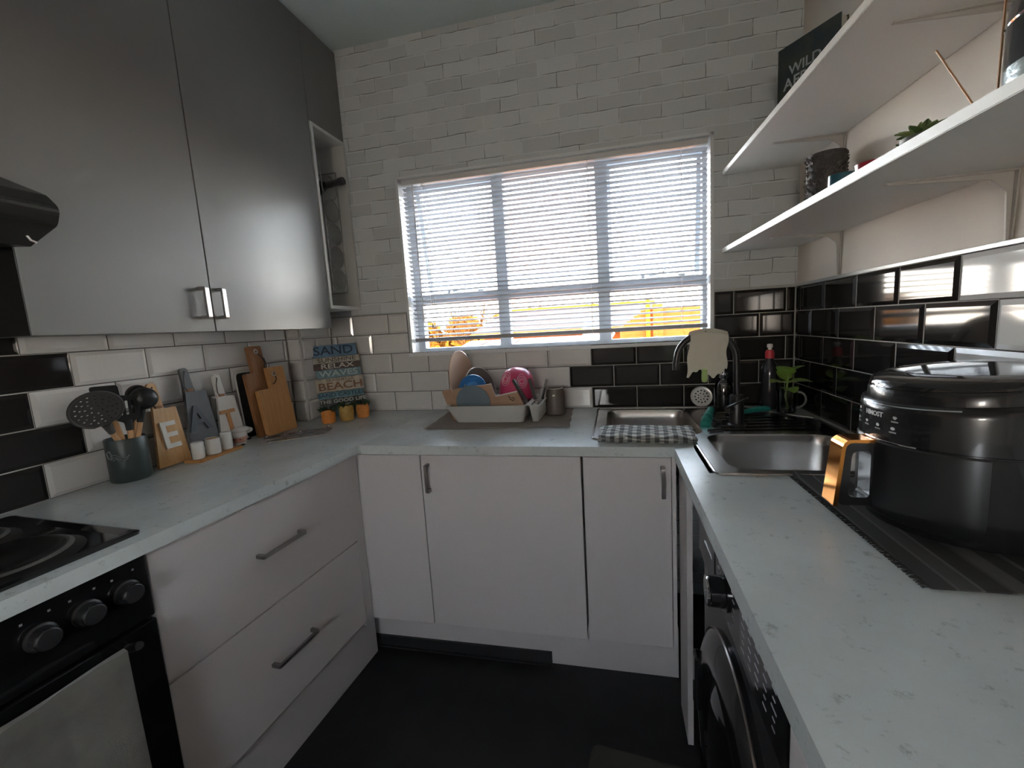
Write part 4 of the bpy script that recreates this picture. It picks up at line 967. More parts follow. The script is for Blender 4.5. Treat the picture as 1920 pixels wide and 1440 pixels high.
# low metal trivet
tv = thing('metal_trivet', 'low pewter metal trivet with little knobs lying on left worktop', 'trivet', (-1.985, -.52, .9005), rz=rad(42))
PW = mat('pewter', (.11, .10, .095), .35, .8)
bm = B(); plate(bm, rpoly([(-.125, -.032), (.085, -.036), (.115, -.012), (.125, .03), (-.02, .038), (-.125, .03)], .012, 4), [rrect(-.098, -.07, -.012, .012, .006), rrect(-.04, -.015, -.012, .012, .006), rrect(.018, .045, -.012, .012, .006)],   .014, .018); obj('plate', bm, PW, tv, local=True)
for x, y in ((-.115, 0), (-.052, .0), (.002, .0), (.065, 0), (.105, .015)):
    bm = B(); lathe(bm, [(.0, 0), (.004, 0), (.004, .019), (.007, .021), (.007, .026), (.003, .029), (0, .029)], 14, Matrix.Translation((x, y, 0))); obj('knob', bm, CHROME, tv, local=True, smooth=True)
bm = B(); tube(bm, [(-.11, -.037, .004), (0, -.043, .0035), (.09, -.038, .004)], .003, 8); obj('edge_rail', bm, CHROME, tv, local=True, smooth=True)

# beach sign
bs_ = thing('plank_sign', 'beach word sign of stacked painted planks leaning in the corner', 'sign', (-2.05, -.12, .9005))
d = Vector((.158, .118, 0)).normalized(); nrm = Vector((d.y, -d.x, 0)); up = Vector((0, 0, 1))-nrm*.13
MS = frameM((-2.146, -.168, .9035), d, up)
MS = Matrix.Translation(nrm*.012) @ MS @ Matrix.Rotation(rad(1.5), 4, 'Z') @ Matrix.Translation((-.006, 0, 0)) @ Matrix.Diagonal((1.04, 1, 1, 1))
planks = [(.353, .294, -.012, .190, (.10, .18, .27), 'SAND', .058, (.02, .035, .06), 1.15, 'blue plank reading SAND'),
          (.293, .263, -.004, .200, (.42, .38, .32), 'SUNSHINE', .029, (.10, .08, .06), 1.25, 'beige plank reading SUNSHINE'),
          (.262, .232, -.006, .200, (.09, .065, .055), 'RELAX', .033, (.55, .52, .46), 1.5, 'dark brown plank reading RELAX'),
          (.231, .189, .002, .197, (.15, .235, .27), 'WAVES', .040, (.42, .50, .50), 1.3, 'faded blue plank reading WAVES'),
          (.188, .122, -.008, .205, (.44, .38, .30), 'BEACH', .050, (.20, .095, .05), 1.25, 'beige plank reading SEASHELLS and BEACH'),
          (.121, .089, -.004, .198, (.12, .22, .27), 'SAND CASTLES', .027, (.02, .04, .06), 1.12, 'blue plank reading SAND CASTLES'),
          (.088, .058, -.001, .204, (.05, .048, .045), 'THE GOOD LIFE', .025, (.50, .48, .44), 1.15, 'black plank reading THE GOOD LIFE'),
          (.057, .000, .001, .212, (.13, .19, .20), None, 0, None, 1, None)]
for i, (zt_, zb_, xa, xb, colr, word, sz, tc_, sxx, lab) in enumerate(planks):
    bm = B(); box(bm, xa, xb, zb_+.0005, zt_-.0005, .003*(i % 2), .011+.003*(i % 2), .0012, MS)
    pk = obj('plank', bm, mat('plank_paint_%d' % i, colr, .7, var=.18, vs_=35, stretch=(1, 1, 1)), bs_, label=lab)
    if word:
        zf = .0115+.003*(i % 2)
        if word == 'BEACH':
            text('lettering', 'SEASHELLS', .017, MS @ Matrix.Translation((.10, zt_-.010, zf)), mat('ink_%d_s' % i, (.09, .07, .06), .7), pk, .0004, 1.5)
            text('lettering', word, sz, MS @ Matrix.Translation((.10, zb_+.025, zf)), mat('ink_%d' % i, tc_, .7), pk, .0004, sxx, .0008)
        else:
            text('lettering', word, sz, MS @ Matrix.Translation(((xa+xb)/2, (zt_+zb_)/2, zf)), mat('ink_%d' % i, tc_, .7), pk, .0004, sxx, .0004)
bm = B(); box(bm, .01, .03, .005, .33, -.008, -.0002, 0, MS); box(bm, .15, .17, .005, .33, -.008, -.0002, 0, MS); box(bm, -.01, .19, .325, .340, -.008, -.0002, 0, MS); obj('backing_batten', bm, mat('batten', (.18, .15, .12), .8), bs_)

for i, (x, y, r, h, colr, lab) in enumerate(((-2.040, -.268, .031, .062, (.62, .22, .04), 'leftmost orange pot with dark green tuft before the plank sign'), (-1.980, -.216, .033, .072, (.42, .26, .07), 'mustard pot with dark green tuft between two orange pots'), (-1.938, -.150, .030, .066, (.62, .23, .05), 'orange pot nearest the window wall with dark green tuft'))):
    t = thing('herb_pot', lab, 'plant pot', (x, y, .9005), group='small pots before the plank sign'); M = Matrix.Translation((x, y, .9005))
    bm = B(); lathe(bm, [(0, 0), (r*.86, 0), (r*.92, .003), (r, h*.5), (r*.98, h-.003), (r*.94, h), (r*.86, h-.003), (r*.84, h-.012), (0, h-.012)], 30, M); obj('pot', bm, mat('pot_paint_%d' % i, colr, .6, bump=.6, bs=150, var=.1, vs_=60), t, smooth=True)
    bm = B(); random.seed(i+5)
    for q in range(46):
        a = random.uniform(0, 2*pi); rr = r*.8*math.sqrt(random.random()); e = random.uniform(.3, 1.2); leaf(bm, (x+rr*cos(a), y+rr*sin(a), .9+h-.012), (cos(a)*e, sin(a)*e, 1), (sin(a), -cos(a), .2), random.uniform(.02, .034), .011, n=3)
    obj('foliage', bm, DGREEN, t, kind='stuff')

# ------------------------------------------------------------------ air fryer and its mat
def striped():
    m = mat('striped_weave', (.06, .058, .055), .95, bump=.8, bs=500); b = m.node_tree.nodes['Principled BSDF']; L = m.node_tree.links
    t = N(m, 'ShaderNodeTexCoord'); s1 = N(m, 'ShaderNodeSeparateXYZ'); L.new(t.outputs['Object'], s1.inputs[0])
    mr = N(m, 'ShaderNodeMapRange'); mr.inputs[1].default_value = -.16; mr.inputs[2].default_value = .16; L.new(s1.outputs['X'], mr.inputs[0])
    r = N(m, 'ShaderNodeValToRGB'); r.color_ramp.interpolation = 'CONSTANT'; E_ = r.color_ramp.elements
    cols = [(0, .035), (.03, .09), (.045, .03), (.13, .10), (.145, .055), (.22, .12), (.235, .03), (.33, .075), (.345, .11), (.42, .04), (.5, .10), (.52, .03), (.62, .08), (.72, .035), (.8, .1), (.83, .04)]
    while len(E_) < len(cols): E_.new(.5)
    for e, (p, c) in zip(E_, cols): e.position = p; e.color = (c, c*.98, c*.93, 1)
    L.new(mr.outputs[0], r.inputs[0]); L.new(r.outputs[0], b.inputs['Base Color']); return m
am = thing('placemat', 'dark striped fringed placemat lying under the air fryer', 'placemat', (-.17, -1.085, .9015))
bm = B(); nu, nv = 20, 40; V = []
for j in range(nv+1):
    row = []
    for i in range(nu+1):
        u, v = i/nu, j/nv; curl = .006*max(0, (v-.93)/.07)*max(0, 1-u*3)
        row.append(bm.verts.new((-.146+.296*u-.010*v*(1-u)+.0012*sin(v*17), -.225+.45*v, .0025+curl)))
    V.append(row)
for a, b in zip(V, V[1:]):
    for i in range(nu): bm.faces.new((a[i], a[i+1], b[i+1], b[i]))
solid(bm, .0022); obj('cloth', bm, striped(), am, local=True, smooth=True)
bm = B(); random.seed(2)
for k in range(150):
    y = -.224+.448*k/149; v = (y+.225)/.45; x = -.146-.010*v
    tube(bm, [(x+.002, y, .0022), (x-.005, y+random.uniform(-.002, .002), .0018), (x-.010, y+random.uniform(-.004, .004), .0010)], .0009, 4, cap=False)
obj('fringe', bm, mat('fringe_black', (.03, .03, .03), .9), am, local=True, kind='stuff')

AX, AY, AZ = -.149, -1.097, .9042
af = thing('air_fryer', 'black round air fryer with copper-coloured handle on striped placemat', 'air fryer', (AX, AY, AZ))
MA = Matrix.Translation((AX, AY, AZ))
AFM = mat('airfryer_black', (.012, .012, .013), .23, coat=.3)
def tiltup(bm):
    for v in bm.verts:
        z = v.co.z-AZ
        if z > .168: v.co.z += .09*(v.co.x-AX+.14)*min(1, (z-.168)/.05)
bm = B(); lathe(bm, [(0, .002), (.112, .002), (.128, .008), (.134, .02), (.1395, .06), (.1405, .154), (.139, .1555), (.139, .1575), (.1405, .159), (.140, .208), (.1385, .217), (.134, .2215), (.1305, .2235)], 80, MA); tiltup(bm); obj('body', bm, AFM, af, smooth=True)
bm = B(); lathe(bm, [(.1305, .2235), (.1300, .239), (.128, .243)], 80, MA); tiltup(bm); obj('upper_band', bm, AFM, af, smooth=True)
bm = B(); lathe(bm, [(.128, .243), (.1272, .2445), (.1285, .246), (.127, .252), (.122, .2575), (.117, .2588), (.1165, .2580), (.110, .2605), (.07, .2625), (0, .264)], 80, MA); tiltup(bm); obj('lid', bm, mat('airfryer_lid', (.014, .014, .015), .1, coat=.6), af, smooth=True)
bm = B(); lathe(bm, [(.1408, .157), (.1412, .158), (.1408, .159)], 80, MA, rad(140), rad(215)); lathe(bm, [(.1382, .2175), (.139, .2185), (.1378, .220)], 80, MA, rad(130), rad(235)); tiltup(bm); obj('trim_line', bm, CHROME, af, smooth=True)
bm = B(); lathe(bm, [(.1400, .1555), (.1425, .1525), (.1428, .05), (.1405, .03), (.136, .022)], 72, MA, rad(111), rad(249)); dw = obj('drawer', bm, mat('airfryer_drawer', (.011, .011, .012), .3, coat=.2), af, smooth=True)
# handle: C shaped grip pointing away from the wall
hx = [(0, .028), (0, .155), (.055, .160), (.074, .150), (.080, .135), (.084, .040), (.076, .030)]
MH = frameM((AX-.139, AY, AZ), (-1, 0, 0), (0, 0, 1))    # local x outward, y up, z = +y?
outer = rpoly([(-.01, .033), (-.01, .150), (.047, .150), (.056, .033)], [0, 0, .016, .010], 5)
inner = rpoly([(.006, .048), (.006, .134), (.035, .134), (.040, .048)], [.008, .008, .012, .010], 5)
bm = B(); plate(bm, outer, [inner], -.019, .019, MH); hnd = obj('handle', bm, AFM, af)
shell = rpoly([(.010, .1505), (.066, .1505), (.0785, .022), (.0745, .022), (.0605, .146), (.010, .1465)], [0, .018, 0, 0, .013, 0], 5)
bm = B(); plate(bm, rpoly([(-.004, .1505), (.0485, .1505), (.062, .030), (.0565, .030), (.0465, .1495), (-.004, .1493)], [0, .016, .002, 0, .014, 0], 5), [], -.0205, .0205, MH)
plate(bm, rpoly([(-.004, .1555), (.051, .1555), (.064, .030), (.0565, .030), (.0455, .1505), (-.004, .1505)], [0, .02, .004, 0, .016, 0], 6), [], -.021, .021, MH)
obj('copper_shell', bm, mat('polished_copper', (.86, .33, .07), .12, 1.0), hnd)
def bend(bm, ang, z, r=.1412):
    for v in bm.verts:
        a = ang + v.co.x/r; zz = z+v.co.y; rr = r+v.co.z
        v.co = Vector((AX+rr*cos(a), AY+rr*sin(a), AZ+zz))
PRT = mat('panel_print', (.62, .62, .62), .5)
bm = text_bm('HIMOST', .0118, .0003, sx=.98, bold=.0003); bend(bm, pi+rad(4.5), .202); obj('brand_print', bm, PRT, af)
for k, (ang, z, kind_) in enumerate(((-14.5, .204, 0), (-16.5, .185, 1), (-2.5, .1855, 2), (9.2, .184, 3), (21.8, .2015, 4), (20.8, .183, 5))):
    bm = B(); random.seed(k); pts = [(.0032*cos(2*pi*i/7+k)*(1+.25*(i % 2)), .0026*sin(2*pi*i/7+k)*(1+.2*((i+k) % 2))) for i in range(7)]
    plate(bm, pts, [], 0, .0004); bend(bm, pi+rad(ang), z); obj('icon', bm, PRT, af)
    bm = B(); plate(bm, rrect(-.006, .006, -.0013, .0013, .0008, 2), [], 0, .0003); bend(bm, pi+rad(ang), z-.0068); obj('caption', bm, mat('caption_print', (.30, .30, .30), .5), af)

# ------------------------------------------------------------------ shelves and brackets
def shelf(name, lab, xf, za, sl, y1, th=.018):
    t = thing(name, lab, 'shelf', (xf/2, -.8, za))
    bm = B(); v = []
    for x in (xf, -.002):
        for y in (-.003, y1):
            for dz in (0, th): v.append(bm.verts.new((x, y, za+sl*y+dz)))
    for f in ((0, 1, 3, 2), (4, 6, 7, 5), (0, 4, 5, 1), (2, 3, 7, 6), (0, 2, 6, 4), (1, 5, 7, 3)): bm.faces.new([v[i] for i in f])
    bmesh.ops.recalc_face_normals(bm, faces=bm.faces); bmesh.ops.bevel(bm, geom=list(bm.edges), offset=.0012, segments=2, affect='EDGES'); obj('board', bm, SHELF, t); return t
s_lo = shelf('wall_shelf', 'long white lower wall shelf carrying candle holders and succulents', -.285, 1.549, .022, -1.75)
s_up = shelf('wall_shelf', 'long white upper wall shelf with the dark book on top', -.285, 1.856, .043, -1.75)
BRM = mat('bracket_grey', (.50, .48, .45), .45)
for sh, za, sl in ((s_lo, 1.549, .022), (s_up, 1.856, .043)):
    for y in (-.335, -.955, -1.58):
        z = za+sl*y-.0005
        br = None
        bm = B(); M = Matrix.Translation((0, y, z))
        # side profile web (x out from wall, z down), tapering arms with a rounded inner corner
        pr = rpoly([(-.003, 0), (-.205, 0), (-.205, -.004), (-.040, -.013), (-.014, -.036), (-.009, -.135), (-.003, -.135)], [0, 0, 0, .012, .012, 0, 0], 5)
        MW = Matrix(((1, 0, 0, 0), (0, 0, 1, y), (0, 1, 0, z), (0, 0, 0, 1)))
        plate(bm, pr, [], -.0018, .0018, MW)
        plate(bm, [(-.003, -.011), (-.21, -.005), (-.21, .005), (-.003, .011)], [], -.0025, 0, M)
        MV = Matrix(((0, 0, 1, 0), (1, 0, 0, y), (0, 1, 0, z), (0, 0, 0, 1)))
        plate(bm, [(-.011, 0), (.011, 0), (.006, -.145), (-.006, -.145)], [], -.0045, -.0015, MV)
        b_ = obj('bracket', bm, BRM, sh)
        bm = B(); lathe(bm, [(.004, -.001), (.003, .0015), (0, .002)], 10, MV @ Matrix.Translation((0, -.133, -.0045)) @ Matrix.Rotation(pi, 4, 'X')); obj('screw', bm, mat('brass_screw', (.5, .36, .18), .3, 1.0), b_, smooth=True)

def zl(y): return 1.549+.022*y+.0182
def zu(y): return 1.856+.043*y+.0182
# book
A = Vector((-.181, -.292, zu(-.40)+.002)); d = Vector((.110, -.154, 0)).normalized(); 
MBk = frameM(A, d, (0, 0, 1)); th = .034; bw, bh = .190, .275
bk = thing('book', 'large dark book titled WILD AFRICA standing on the upper shelf', 'book', A)
def cover_mat():
    m = mat('book_cover', (.03, .04, .042), .4, coat=.2); b = m.node_tree.nodes['Principled BSDF']; L = m.node_tree.links
    t = N(m, 'ShaderNodeTexCoord'); n = N(m, 'ShaderNodeTexNoise'); n.inputs['Scale'].default_value = 16; n.inputs['Detail'].default_value = 8; L.new(t.outputs['Object'], n.inputs[0])
    sp_ = N(m, 'ShaderNodeSeparateXYZ'); L.new(t.outputs['Object'], sp_.inputs[0])
    mr = N(m, 'ShaderNodeMapRange'); mr.inputs[1].default_value = .02; mr.inputs[2].default_value = .16; mr.inputs[3].default_value = .20; mr.inputs[4].default_value = -.04; L.new(sp_.outputs['Z'], mr.inputs[0])
    ad = N(m, 'ShaderNodeMath'); L.new(n.outputs[0], ad.inputs[0]); L.new(mr.outputs[0], ad.inputs[1])
    r = N(m, 'ShaderNodeValToRGB'); E_ = r.color_ramp.elements; E_[0].position = .42; E_[0].color = (.020, .029, .032, 1); E_[1].position = .80; E_[1].color = (.30, .20, .05, 1)
    e = E_.new(.6); e.color = (.045, .05, .035, 1); L.new(ad.outputs[0], r.inputs[0]); L.new(r.outputs[0], b.inputs['Base Color']); return m
bm = B(); plate(bm, rrect(0, bw, 0, bh, .001, 1), [], -.0, .003, MBk); plate(bm, rrect(0, bw, 0, bh, .001, 1), [], -th, -th+.003, MBk); box(bm, 0, .003, 0, bh, -th, .003, 0, MBk); obj('cover', bm, cover_mat(), bk)
bm = B(); box(bm, .004, bw-.004, .004, bh-.004, -th+.0032, -.0004, 0, MBk); obj('pages', bm, mat('paper', (.6, .57, .5), .8), bk)
INK = mat('cover_lettering', (.34, .36, .35), .5)
text('title', 'WILD', .040, MBk @ Matrix.Translation((.088, .196, .0034)), INK, bk, .0003, 1.0, .0006)
text('title', 'AFRICA', .046, MBk @ Matrix.Translation((.098, .158, .0034)), INK, bk, .0003, 1.0, .0008)

# textured vase
vx, vy = -.078, -.40; vz = zl(vy)
vt = thing('candle_vase', 'rough black bark-textured cylinder vase at the far end of lower shelf', 'vase', (vx, vy, vz))
bm = B(); lathe(bm, [(0, 0), (.050, 0), (.052, .004), (.052, .205), (.047, .205), (.046, .012), (0, .01)], 48, Matrix.Translation((vx, vy, vz))); bod = obj('body', bm, mat('vase_dark', (.05, .045, .042), .6), vt, smooth=True)
bm = B(); random.seed(11)
for k in range(620):
    a = random.uniform(0, 2*pi); z = random.uniform(.004, .20); tl = random.uniform(-.9, .9); l = random.uniform(.007, .016); r0_, r1_ = .0515, .0515+random.uniform(.003, .008)
    ax = Vector((-sin(a), cos(a), 0))*sin(tl)+Vector((0, 0, 1))*cos(tl); n_ = Vector((cos(a), sin(a), 0)); c = Vector((vx, vy, vz+z))+n_*r0_
    w = ax.cross(n_)*random.uniform(.0022, .004)
    p = [c-ax*l/2-w, c+ax*l/2, c-ax*l/2+w, c+n_*(r1_-r0_)+ax*l*.3]
    vv = [bm.verts.new(q) for q in p]
    for f in ((0, 1, 3), (1, 2, 3), (2, 0, 3)): bm.faces.new([vv[i] for i in f])
obj('chips', bm, mat('bark_chip', (.10, .088, .08), .45, var=.3, vs_=60), vt, kind='stuff')
def small_lathe(name, lab, cat, x, y, prof, m, group=None):
    return obj(name, lathe_bm(prof, Matrix.Translation((x, y, zl(y)))), m, label=lab, cat=cat, group=group, smooth=True)
def lathe_bm(p, M, n=32):
    bm = B(); return lathe(bm, p, n, M)
c_ = thing('tealight_holder', 'teal blue candle glass beside the dark textured vase', 'candle holder', (-.185, -.735, zl(-.735)))
MQ = Matrix.Translation((-.185, -.735, zl(-.735)))
obj('glass', lathe_bm([(0, 0), (.026, 0), (.028, .003), (.028, .060), (.0265, .061), (.025, .058), (.024, .006), (0, .005)], MQ), mat('teal_glass', (.02, .10, .14), .08, coat=.6), c_, smooth=True)
obj('wax', lathe_bm([(0, .036), (.0245, .036), (.0245, .0075), (0, .0075)], MQ), mat('wax', (.35, .4, .4), .5), c_, smooth=True)
MQ = Matrix.Translation((-.168, -.832, zl(-.832)))
c_ = thing('candle_dish', 'dark red candle dish between teal glass and small striped pot', 'candle holder', (-.168, -.832, zl(-.832)))
obj('dish', lathe_bm([(0, 0), (.024, 0), (.030, .006), (.034, .052), (.0345, .054), (.032, .053), (.027, .008), (0, .006)], MQ), mat('dark_red_glass', (.28, .025, .04), .12, coat=.5), c_, smooth=True)
obj('wax', lathe_bm([(0, .030), (.029, .030), (.026, .009), (0, .009)], MQ), mat('red_wax', (.4, .1, .1), .5), c_, smooth=True)
def succulent(x, y, r, h, lab, mp_, mats, n, sz, seed):
    t = thing('succulent', lab, 'succulent', (x, y, zl(y)), group='succulents on the lower shelf'); M = Matrix.Translation((x, y, zl(y)))
    obj('pot', lathe_bm([(0, 0), (r*.8, 0), (r*.85, .003), (r, h-.006), (r*1.02, h-.005), (r*1.02, h), (r*.92, h), (r*.9, h-.006), (0, h-.006)], M), mp_, t, smooth=True)
    random.seed(seed); zz = zl(y)+h-.004
    for k in range(n):
        a = k*2.399; e = .25+1.5*(k/n); bm = B()
        leaf(bm, (x+.004*cos(a), y+.004*sin(a), zz), (cos(a)*e, sin(a)*e, 1.0), (0, 0, 1) if e > .5 else (cos(a), sin(a), 0), sz*(.75+.4*k/n), sz*.42, cup=.5, n=6)
        solid(bm, .0025); obj('leaf', bm, mats[k % len(mats)], t, smooth=True)
stp = mat('striped_pot', (.5, .4, .36), .5)
b = stp.node_tree.nodes['Principled BSDF']; wv = N(stp, 'ShaderNodeTexWave'); wv.wave_type = 'BANDS'; wv.bands_direction = 'Y'; wv.inputs['Scale'].default_value = 40
tcx = N(stp, 'ShaderNodeTexCoord'); stp.node_tree.links.new(tcx.outputs['Object'], wv.inputs[0]); rr_ = N(stp, 'ShaderNodeValToRGB'); rr_.color_ramp.elements[0].color = (.20, .11, .09, 1); rr_.color_ramp.elements[1].color = (.62, .5, .46, 1); rr_.color_ramp.elements[0].position = .45; rr_.color_ramp.elements[1].position = .55
stp.node_tree.links.new(wv.outputs[0], rr_.inputs[0]); stp.node_tree.links.new(rr_.outputs[0], b.inputs['Base Color'])
SG = [mat('succulent_green', (.09, .15, .05), .45, var=.2, vs_=40), mat('succulent_pale', (.20, .26, .10), .45, var=.2, vs_=40)]
succulent(-.128, -.868, .026, .068, 'small succulent in pink striped pot beside the grey potted one', stp, SG, 9, .022, 1)
succulent(-.150, -.955, .034, .060, 'larger green rosette succulent in dark grey pot on lower shelf', mat('grey_pot', (.13, .135, .13), .5), SG, 20, .040, 2)
df = thing('reed_diffuser', 'small mirrored reed diffuser with two wooden sticks on lower shelf', 'diffuser', (-.165, -1.120, zl(-1.12)))
bm = B(); box(bm, -.19, -.145, -1.138, -1.102, zl(-1.12), zl(-1.12)+.034, .003); obj('bottle', bm, mat('mirror_purple', (.32, .27, .34), .1, 1.0), df)
z_ = zl(-1.12)+.03
for a, b in (((-.168, -1.115, z_), (-.196, -1.052, 1.708)), ((-.160, -1.128, z_), (-.158, -1.128, 1.757))):
    bm = B(); tube(bm, [a, b], .0016, 6); obj('reed', bm, HW, df)
bv = thing('glass_vase', 'big black and silver domed glass jar at the right photo edge', 'jar', (-.128, -1.222, zl(-1.22))); M = Matrix.Translation((-.128, -1.222, zl(-1.22)))
obj('base_glass', lathe_bm([(0, 0), (.070, 0), (.076, .004), (.077, .062)], M, 48), mat('silvered_glass', (.55, .62, .62), .18, .85, bump=.9, bs=90), bv, smooth=True)
obj('body', lathe_bm([(.077, .062), (.077, .118)], M, 48), mat('black_glass', (.02, .024, .026), .1, coat=.6, bump=.2, bs=60), bv, smooth=True)
obj('band', lathe_bm([(.0772, .117), (.0785, .119), (.0772, .121)], M, 48), CHROME, bv, smooth=True)
obj('dome', lathe_bm([(.077, .121), (.075, .145), (.068, .17), (.054, .19), (.03, .205), (0, .21)], M, 48), mat('dome_black', (.025, .022, .02), .25, coat=.4), bv, smooth=True)

# floor mat
bm = B(); M = Matrix.Translation((-.69, -1.06, .0015)) @ Matrix.Rotation(rad(-7), 4, 'Z')
plate(bm, rrect(-.175, .175, -.22, .24, .03), [], 0, .008, M)
obj('floor_mat', bm, mat('olive_mat', (.05, .048, .038), .95, bump=.8, bs=300), label='small olive grey mat on the black kitchen floor', cat='mat')

# ------------------------------------------------------------------ outside the window
BRK = mat('haze_tinted_brick', (.14, .030, .004), .8, spec=.05)  # orange of the sunset haze is put into the brick colour
b = BRK.node_tree.nodes['Principled BSDF']; tx = N(BRK, 'ShaderNodeTexBrick'); tcc = N(BRK, 'ShaderNodeTexCoord'); sp_ = N(BRK, 'ShaderNodeSeparateXYZ'); cb_ = N(BRK, 'ShaderNodeCombineXYZ')
L_ = BRK.node_tree.links; L_.new(tcc.outputs['Object'], sp_.inputs[0]); L_.new(sp_.outputs['X'], cb_.inputs['X']); L_.new(sp_.outputs['Z'], cb_.inputs['Y']); L_.new(cb_.outputs[0], tx.inputs['Vector'])
tx.inputs['Scale'].default_value = 1; tx.inputs['Brick Width'].default_value = .22; tx.inputs['Row Height'].default_value = .075; tx.inputs['Mortar Size'].default_value = .006
tx.inputs['Color1'].default_value = (.15, .034, .005, 1); tx.inputs['Color2'].default_value = (.13, .029, .004, 1); tx.inputs['Mortar'].default_value = (.14, .042, .010, 1); L_.new(tx.outputs[0], b.inputs['Base Color'])
ROOF = mat('pale_roof_sheet', (.030, .0125, .0068), .8, spec=.05, var=.05, vs_=2)  # pink warmth of the hazy light painted into the roof colour
YEL = mat('yellow_fascia', (.12, .055, .002), .7, spec=.05)
bm = B(); box(bm, -60, 60, .6, 90, -2.6, -2.5); obj('ground', bm, mat('dry_grass', (.060, .026, .004), .95, spec=.05, var=.15, vs_=.7), kind='structure')

bb = thing('brick_building', 'haze-tinted orange brick building with stepped gable edge outside the right window', 'building', (.2, 7.5, -2.5))
pts = [(-.62, -2.5), (-.62, 1.17)]; n = 7
for k in range(n):
    x = -.62+.49*(k+1)/n; z = 1.17+.36*(k+1)/n; pts += [(x, pts[-1][1]), (x, z)]
pts += [(.995, 1.527), (.995, -2.5)]
bm = B(); plate(bm, pts, [], 7.0, 7.25, MXZ); obj('gable_wall', bm, BRK, bb)
bm = B(); box(bm, .995-.25, .995, 7.25, 11, -2.5, 1.5); obj('side_wall', bm, BRK, bb)
bm = B(); tube(bm, [(-.07, 6.93, -2.5), (-.07, 6.93, 1.70)], .045, 14); obj('vent_pipe', bm, YEL, bb, smooth=True)
bm = B(); lathe(bm, [(.10, 0), (.09, .03), (.03, .07), (0, .075)], 16, Matrix.Translation((-.07, 6.93, 1.71))); obj('cowl', bm, mat('cowl', (.05, .025, .015), .6), bb, smooth=True)
bm = B(); box(bm, .02, .22, 6.9, 7.3, -2.5, 1.585, .01); obj('chimney', bm, BRK, bb)
bm = B(); box(bm, .06, .13, 6.86, 6.9, .7, .95, .004); obj('meter_box', bm, mat('pale_box', (.10, .08, .05), .6), bb)

rb = thing('long_house', 'long low house with a pale sheet roof across the middle window', 'building', (-2.2, 14, -2.5))
bm = B(); v = [bm.verts.new(p) for p in ((-5.6, 12, 1.12), (.9, 12, 1.12), (.9, 16.2, 1.98), (-5.4, 16.2, 1.98), (-5.6, 12, 1.06), (.9, 12, 1.06), (.9, 16.2, 1.92), (-5.4, 16.2, 1.92))]
for f in ((0, 1, 2, 3), (4, 7, 6, 5), (0, 4, 5, 1), (1, 5, 6, 2), (2, 6, 7, 3), (3, 7, 4, 0)): bm.faces.new([v[i] for i in f])
obj('roof', bm, ROOF, rb)
bm = B(); box(bm, -5.5, .9, 16.15, 16.35, 1.96, 2.05); obj('ridge_cap', bm, YEL, rb)
bm = B(); box(bm, -5.2, .7, 12.4, 16, -2.5, 1.05); obj('wall', bm, BRK, rb)
bm = B(); box(bm, -5.6, .9, 11.93, 12.02, 1.0, 1.11); obj('gutter', bm, YEL, rb)
for x in (-3.9, -1.5):
    bm = B(); box(bm, -.2, .2, -.012, .012, 0, .01, 0, Matrix.Translation((x, 14, 1.55)) @ Matrix.Rotation(rad(25), 4, 'Z')); obj('roof_vent', bm, WHT, rb)
for x in (-4.3, -3.85):
    bm = B(); lathe(bm, [(.10, 0), (.11, .12), (.05, .16), (.04, .30), (0, .32)], 12, Matrix.Translation((x, 16.3, 2.0))); obj('roof_cowl', bm, mat('cowl', (.05, .025, .015), .6), rb)
ra = thing('low_roof', 'nearest low pale roof just below the left and middle panes', 'building', (-2.2, 6.5, -2.5))
bm = B(); q = ((-3.62, 4, .76), (-1.06, 4, .76), (-.80, 9, .985), (-4.55, 9, .985)); v = [bm.verts.new(p) for p in q]+[bm.verts.new((p[0], p[1], p[2]-.05)) for p in q]
for f in ((0, 1, 2, 3), (4, 7, 6, 5), (0, 4, 5, 1), (1, 5, 6, 2), (2, 6, 7, 3), (3, 7, 4, 0)): bm.faces.new([v[i] for i in f])
obj('roof', bm, mat('haze_pink_roof', (.036, .019, .0125), .8, spec=.05), ra)  # roof colour carries the painted pink of the haze
bm = B(); box(bm, -3.2, -1.3, 4.3, 8.8, -2.5, .70); obj('wall', bm, BRK, ra)
bm = B(); tube(bm, [(-1.0, 4.0, .765), (-.75, 9.0, .99)], .03, 6); obj('gutter', bm, WHT, ra)
for x in (-3.6, -2.8, -2.05, -1.35):
    bm = B(); tube(bm, [(x*.93-.1, 4.5, .80), (x-.1-.2, 8.9, .995)], .008, 5); obj('roof_seam', bm, mat('seam', (.025, .014, .01), .8, spec=.05), ra)

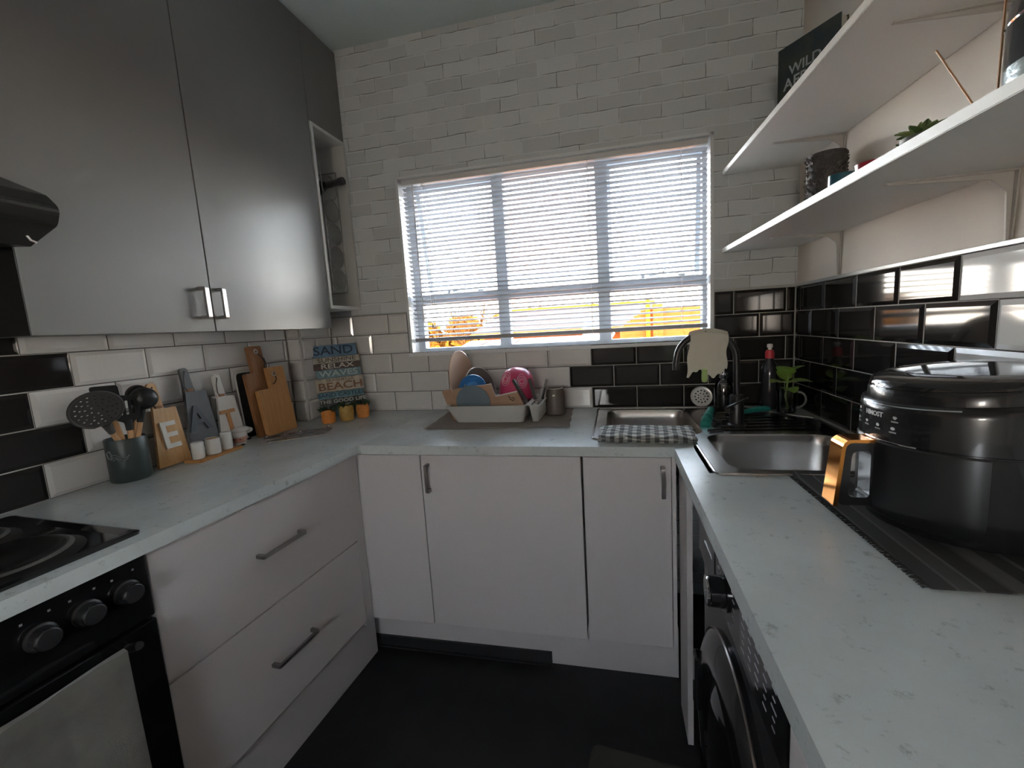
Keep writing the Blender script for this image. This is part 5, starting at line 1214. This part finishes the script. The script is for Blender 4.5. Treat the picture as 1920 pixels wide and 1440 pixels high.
def bare_tree(name, lab, x, y, z0, h, seed, m, depth=5):
    random.seed(seed); bm = B()
    def br(p, d, l, r, k):
        e = p+d*l; tube(bm, [p, (p+e)/2+Vector((random.uniform(-1, 1), 0, random.uniform(-1, 1)))*l*.04, e], [r, r*.85, r*.7], 5, cap=False)
        if k == 0: return
        for _ in range(3 if k > 1 else 4):
            a = Vector((random.uniform(-1, 1), random.uniform(-1, 1), random.uniform(-.1, .9))); nd = (d*1.1+a*.75).normalized(); br(p+d*l*random.uniform(.6, 1), nd, l*random.uniform(.62, .8), r*.66, k-1)
    t = thing(name, lab, 'tree', (x, y, z0))
    br(Vector((x, y, z0)), Vector((0, 0, 1)), h*.33, h*.021, depth)
    obj('branches', bm, m, t); return t
TRM = mat('sunlit_branches', (.09, .036, .010), .9, spec=.05)
bare_tree('bare_tree', 'bare leafless tree outside the left lower pane', -8.2, 20, -2.5, 5.9, 4, TRM)
bare_tree('bare_tree', 'bare twiggy treetop behind the stepped brick gable', -.9, 19, -2.5, 5.9, 9, TRM, 5)
HM = mat('haze_tinted_foliage', (.17, .060, .007), .95, spec=.05, var=.35, vs_=2.5)  # leaf colour holds the orange glow of the hazy sunset light
def crown(x, y, r, h, seed):
    bm = B(); random.seed(seed)
    for k in range(1500):
        a = random.uniform(0, 2*pi); e = random.uniform(-.35, 1.3); q = random.random()**.35
        c = Vector((x+r*q*cos(a)*cos(e), y+r*q*sin(a)*cos(e), -2.5+h*.55+h*.45*q*sin(e))); s_ = random.uniform(.13, .27)
        d1 = Vector((random.uniform(-1, 1), random.uniform(-1, 1), random.uniform(-1, 1)))*s_; d2 = Vector((random.uniform(-1, 1), random.uniform(-1, 1), random.uniform(-1, 1)))*s_
        vv = [bm.verts.new(p) for p in (c-d1, c+d2, c+d1, c-d2)]; bm.faces.new(vv)
    return bm
labs = ('leftmost haze-tinted orange tree of the row beyond the roofs', 'low haze-tinted orange tree second from the left beyond the roofs', 'haze-tinted orange tree behind the bare tree trunk', 'haze-tinted orange tree nearest the long pale roof')
for i, (x, y, r, h) in enumerate(((-11.1, 20, 1.35, 4.4), (-8.9, 20.5, 1.35, 4.6), (-6.9, 22.5, 1.25, 4.8), (-4.9, 24, 1.2, 4.7))):
    t = thing('haze_tinted_tree', labs[i], 'tree', (x, y, -2.5), group='haze-tinted trees beyond the roofs')
    obj('crown', crown(x, y, r, h, 20+i), HM, t, kind='stuff')
    bm = B(); tube(bm, [(x, y, -2.5), (x+.1, y, -2.5+h*.35), (x, y, -2.5+h*.7)], [.16, .12, .07], 8); obj('trunk', bm, TRM, t, smooth=True)
